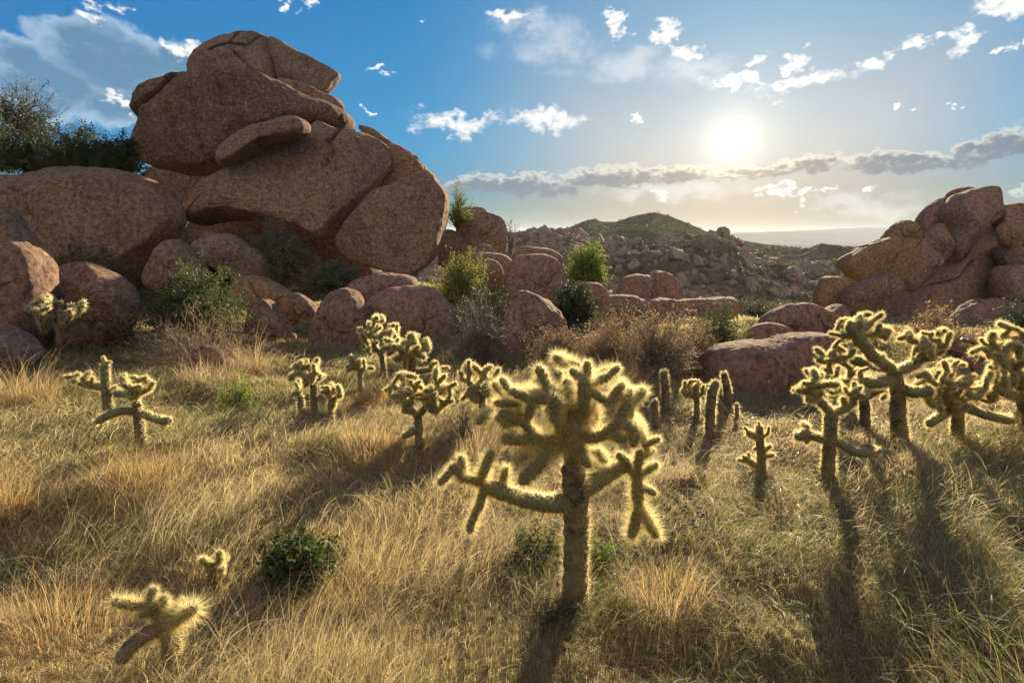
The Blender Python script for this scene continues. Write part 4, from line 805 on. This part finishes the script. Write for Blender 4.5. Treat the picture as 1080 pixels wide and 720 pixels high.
def build_world():
    w = bpy.data.worlds.new('World'); SC.world = w; n = N(w)
    dirn = n('ShaderNodeTexCoord').outputs['Generated']
    sky = n('ShaderNodeTexSky', sky_type='NISHITA', sun_disc=False, sun_elevation=rad(LAMP_EL), sun_rotation=rad(LAMP_AZ), air_density=1.0, dust_density=.6, ozone_density=3.0, altitude=600)
    VM = lambda op, a, b: n('ShaderNodeVectorMath', {0: a, 1: b}, operation=op).outputs[0]
    col = VM('MULTIPLY', sky.outputs[0], (.10, .10, .10))
    col = VM('DIVIDE', VM('MULTIPLY', col, (1.35, 1.35, 1.35)), VM('ADD', VM('MULTIPLY', col, (4.4, 4.4, 4.4)), (1.0, 1.0, 1.0)))
    col = n('ShaderNodeHueSaturation', {'Saturation': 1.6, 'Value': .95, 'Color': col}).outputs[0]
    sep = n('ShaderNodeSeparateXYZ', {0: dirn})
    az = n.math('MULTIPLY', n.math('ARCTAN2', sep.outputs[0], sep.outputs[1]), 57.29578)
    el = n.math('MULTIPLY', n.math('ARCSINE', sep.outputs[2]), 57.29578)
    ae = n('ShaderNodeCombineXYZ', {0: az, 1: el}).outputs[0]
    sunang = n.math('MULTIPLY', n.math('ARCCOSINE', n('ShaderNodeVectorMath', {0: dirn, 1: tuple(disc)}, operation='DOT_PRODUCT').outputs[1]), 57.29578)
    far = n.math('MAXIMUM', n.sstep(sunang, 4, 32), n.math('MULTIPLY', n.sstep(el, 4, 22), .7))
    col = n.mix(far, col, n.mix(1.0, col, (.06, .64, 1.14), 'MULTIPLY'))
    col = n.mix(n.sstep(el, 9, 0), col, n.mix(1.0, col, (.78, .60, .42), 'MULTIPLY'))
    def wv(v, f, amp, off):
        c = n('ShaderNodeTexNoise', {'Vector': n('ShaderNodeMapping', {'Vector': v, 'Location': off, 'Scale': (f, f * 1.4, 1)}).outputs[0], 'Scale': 1.0, 'Detail': 3}).outputs[1]
        return VM('MULTIPLY', VM('SUBTRACT', c, (.5, .5, .5)), (amp, amp * .6, 0))
    aw = VM('ADD', ae, VM('ADD', wv(ae, .32, 7.0, (1, 2, 0)), wv(ae, 1.3, 2.6, (5, 1, 0))))
    aw_b = VM('ADD', ae, VM('MULTIPLY', VM('SUBTRACT', aw, ae), (1, .45, 0)))
    aw_up = VM('ADD', aw_b, (0, .9, 0))
    aw_s = VM('ADD', ae, wv(ae, .5, 3.0, (1, 2, 0)))
    def field(ells, vec=None):
        vec = aw if vec is None else vec
        out = None
        for cx, cy, rx, ry, *rot in ells:
            a0, e0 = sky_angles(cx, cy); a1 = sky_angles(cx + rx, cy)[0] - a0; e1 = sky_angles(cx, cy - ry)[1] - e0
            mp = n('ShaderNodeMapping', {'Vector': vec, 'Location': (a0, e0, 0), 'Rotation': (0, 0, rad(rot[0]) if rot else 0), 'Scale': (a1, e1, 1)}, vector_type='TEXTURE').outputs[0]
            L = n('ShaderNodeVectorMath', {0: mp}, operation='LENGTH').outputs[1]
            v = n.math('SUBTRACT', 1.0, L)
            out = v if out is None else n.math('MAXIMUM', out, v)
        return out
    def fb(scale, off, rough=.6, yx=2.0):
        mp = n('ShaderNodeMapping', {'Vector': ae, 'Location': off, 'Scale': (scale, scale * yx, 1)}).outputs[0]
        return n.noise(mp, 1.0, 9, rough, .25)
    # soft veils
    veil = field([(590,48,80,34), (665,68,70,24), (735,72,70,24), (560,30,50,20), (690,205,120,14), (900,215,120,14)])
    vd = n.sstep(n.math('ADD', veil, n.math('MULTIPLY', n.math('SUBTRACT', fb(.16, (3, 1, 0)), .5), 2.2)), 0.0, 1.1)
    col = n.mix(n.math('MULTIPLY', vd, .45), col, (0.39, 0.4, 0.41))
    # big blue-grey cumulus at the left
    cum = field(vec=aw_s, ells=[(135,78,95,40), (55,92,85,36), (190,66,32,24), (95,48,60,30), (20,60,40,22), (120,112,50,20)])
    nz = fb(.17, (9, 4, 0), .58, 1.5)
    q = n.math('ADD', n.math('ADD', cum, .12), n.math('MULTIPLY', n.math('SUBTRACT', nz, .5), 1.7))
    cd = n.sstep(q, .0, .30); core = n.sstep(q, .12, .75)
    ccol = n.mix(core, (.19, .26, .33), (.055, .115, .18))
    lit = n.sstep(fb(.30, (2, 7, 0), .6, 1.5), .52, .72)
    ccol = n.mix(n.math('MULTIPLY', lit, .25), ccol, (0.375, 0.39, 0.4))
    col = n.mix(n.math('MULTIPLY', cd, .82), col, ccol)
    # grey bank under the sun
    BANK = [(540,194,84,14), (495,196,44,9), (650,187,66,13), (720,184,54,11), (790,180,60,9), (850,172,36,11), (950,171,96,12), (1045,153,54,16,8), (1110,145,60,20), (1090,204,40,10)]
    nz = n.math('MULTIPLY', n.math('SUBTRACT', fb(.75, (5, 2, 0), .66, 1.7), .5), 1.9)
    q = n.math('ADD', field(BANK, aw_b), nz); qu = n.math('ADD', field(BANK, aw_up), nz)
    bd = n.sstep(q, -.02, .36)
    near = n.math('POWER', 2.718, n.math('MULTIPLY', sunang, -.085))
    grey = n.mix(near, (.045, .085, .135), (.15, .11, .075))
    top = n.math('MULTIPLY', n.sstep(n.math('SUBTRACT', q, qu), .05, .6), n.sstep(q, .75, .2))
    bcol = n.mix(top, grey, n.mix(near, (.25, .275, .29), (.50, .42, .28)))
    col = n.mix(n.math('MULTIPLY', bd, .93), col, bcol)
    # small bright cumulus
    wh = field([(483,131,52,12), (575,125,50,14), (530,21,20,8), (650,26,14,18,-30), (706,40,14,20,20), (728,52,24,9), (793,62,16,8), (840,60,20,9), (845,84,62,13,6), (780,84,34,9), (925,60,24,9,18), (965,44,15,13), (1005,39,22,10), (1060,4,44,13,-8), (403,72,10,5), (667,131,14,4), (185,50,26,9,-8), (92,20,18,9), (100,2,20,7), (1075,42,14,6), (128,112,18,7), (955,112,7,4), (1000,112,6,4), (690,212,14,5), (865,201,14,4), (920,198,12,4), (820,205,30,5), (310,2,14,6), (450,24,8,4), (390,124,6,5)])
    nz = fb(.55, (1, 8, 0), .68, 1.5); q = n.math('ADD', n.math('MULTIPLY', wh, 1.15), n.math('MULTIPLY', n.math('SUBTRACT', nz, .5), 2.6))
    wd = n.sstep(q, -.08, .85); core = n.sstep(fb(.9, (4, 3, 0), .6, 1.5), .50, .66)
    wcol = n.mix(n.math('MULTIPLY', core, n.sstep(q, .35, .8)), (.46, .45, .43), (.22, .26, .31))
    col = n.mix(n.math('MULTIPLY', wd, .9), col, wcol)
    # the sun's disc and its aureole
    def glow(amp, k, c):
        g = n.math('MULTIPLY', n.math('POWER', 2.718, n.math('MULTIPLY', sunang, -k)), amp)
        return n('ShaderNodeVectorMath', {0: c, 3: g}, operation='SCALE').outputs[0] if False else n.mix(1.0, (0, 0, 0), n('ShaderNodeVectorMath', {0: n('ShaderNodeCombineXYZ', {0: g, 1: g, 2: g}).outputs[0], 1: c}, operation='MULTIPLY').outputs[0])
    for amp, k, c in ((.42, .7, (1, .93, .72)), (.13, .13, (1, .86, .60)), ):
        col = n('ShaderNodeVectorMath', {0: col, 1: glow(amp, k, c)}, operation='ADD').outputs[0]
    # unseen bright cloud added behind the camera as fill light for shaded rocks
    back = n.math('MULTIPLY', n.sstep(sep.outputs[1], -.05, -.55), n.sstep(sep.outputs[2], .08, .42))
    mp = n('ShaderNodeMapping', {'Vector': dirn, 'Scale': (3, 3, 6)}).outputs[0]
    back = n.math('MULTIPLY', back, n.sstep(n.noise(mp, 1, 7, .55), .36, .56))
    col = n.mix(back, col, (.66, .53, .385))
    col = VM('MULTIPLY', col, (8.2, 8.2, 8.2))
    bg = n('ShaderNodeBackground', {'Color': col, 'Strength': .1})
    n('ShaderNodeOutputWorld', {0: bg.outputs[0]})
build_world()

HAZE = 1.1e-4
if HAZE:
    m = bpy.data.materials.new('haze_air'); n = N(m)
    v = n('ShaderNodeVolumePrincipled', {'Color': (.80, .88, 1.0, 1), 'Density': HAZE, 'Anisotropy': .1})
    n('ShaderNodeOutputMaterial', {1: v.outputs[0]})
    X0, X1, Y0, Y1, Z0, Z1 = -9050, 9050, -9050, 9050, -66, 90
    V = [(x, y, z) for x in (X0, X1) for y in (Y0, Y1) for z in (Z0, Z1)]
    Fq = np.array([(0, 1, 3, 2), (4, 6, 7, 5), (0, 4, 5, 1), (2, 3, 7, 6), (0, 2, 6, 4), (1, 5, 7, 3)], np.int32)
    tag(link('haze', mesh_np('haze', V, Fq, m, None, False)), 'thin sunlit haze over the valley', 'haze', None, 'stuff')

# ------------------------------------------------------------------ camera and render settings
cd = bpy.data.cameras.new('camera'); cam = bpy.data.objects.new('camera', cd); C.objects.link(cam)
cd.sensor_width = 36; cd.lens = 36 * F / 1080; cd.clip_start = .05; cd.clip_end = 20000
cam.location = tuple(CAM); cam.rotation_euler = (math.pi / 2 - PIT, 0, 0)
SC.camera = cam
SC.view_settings.view_transform = 'Standard'; SC.view_settings.look = 'None'; SC.view_settings.exposure = 1.55; SC.view_settings.gamma = 1
SC.render.engine = 'CYCLES'
cy = SC.cycles
cy.use_denoising = True; cy.denoiser = 'OPENIMAGEDENOISE'; cy.max_bounces = 6; cy.diffuse_bounces = 3; cy.glossy_bounces = 2; cy.transmission_bounces = 4; cy.volume_bounces = 1; cy.sample_clamp_indirect = 4
cy.use_adaptive_sampling = True; cy.adaptive_threshold = .015
SC.render.use_persistent_data = False
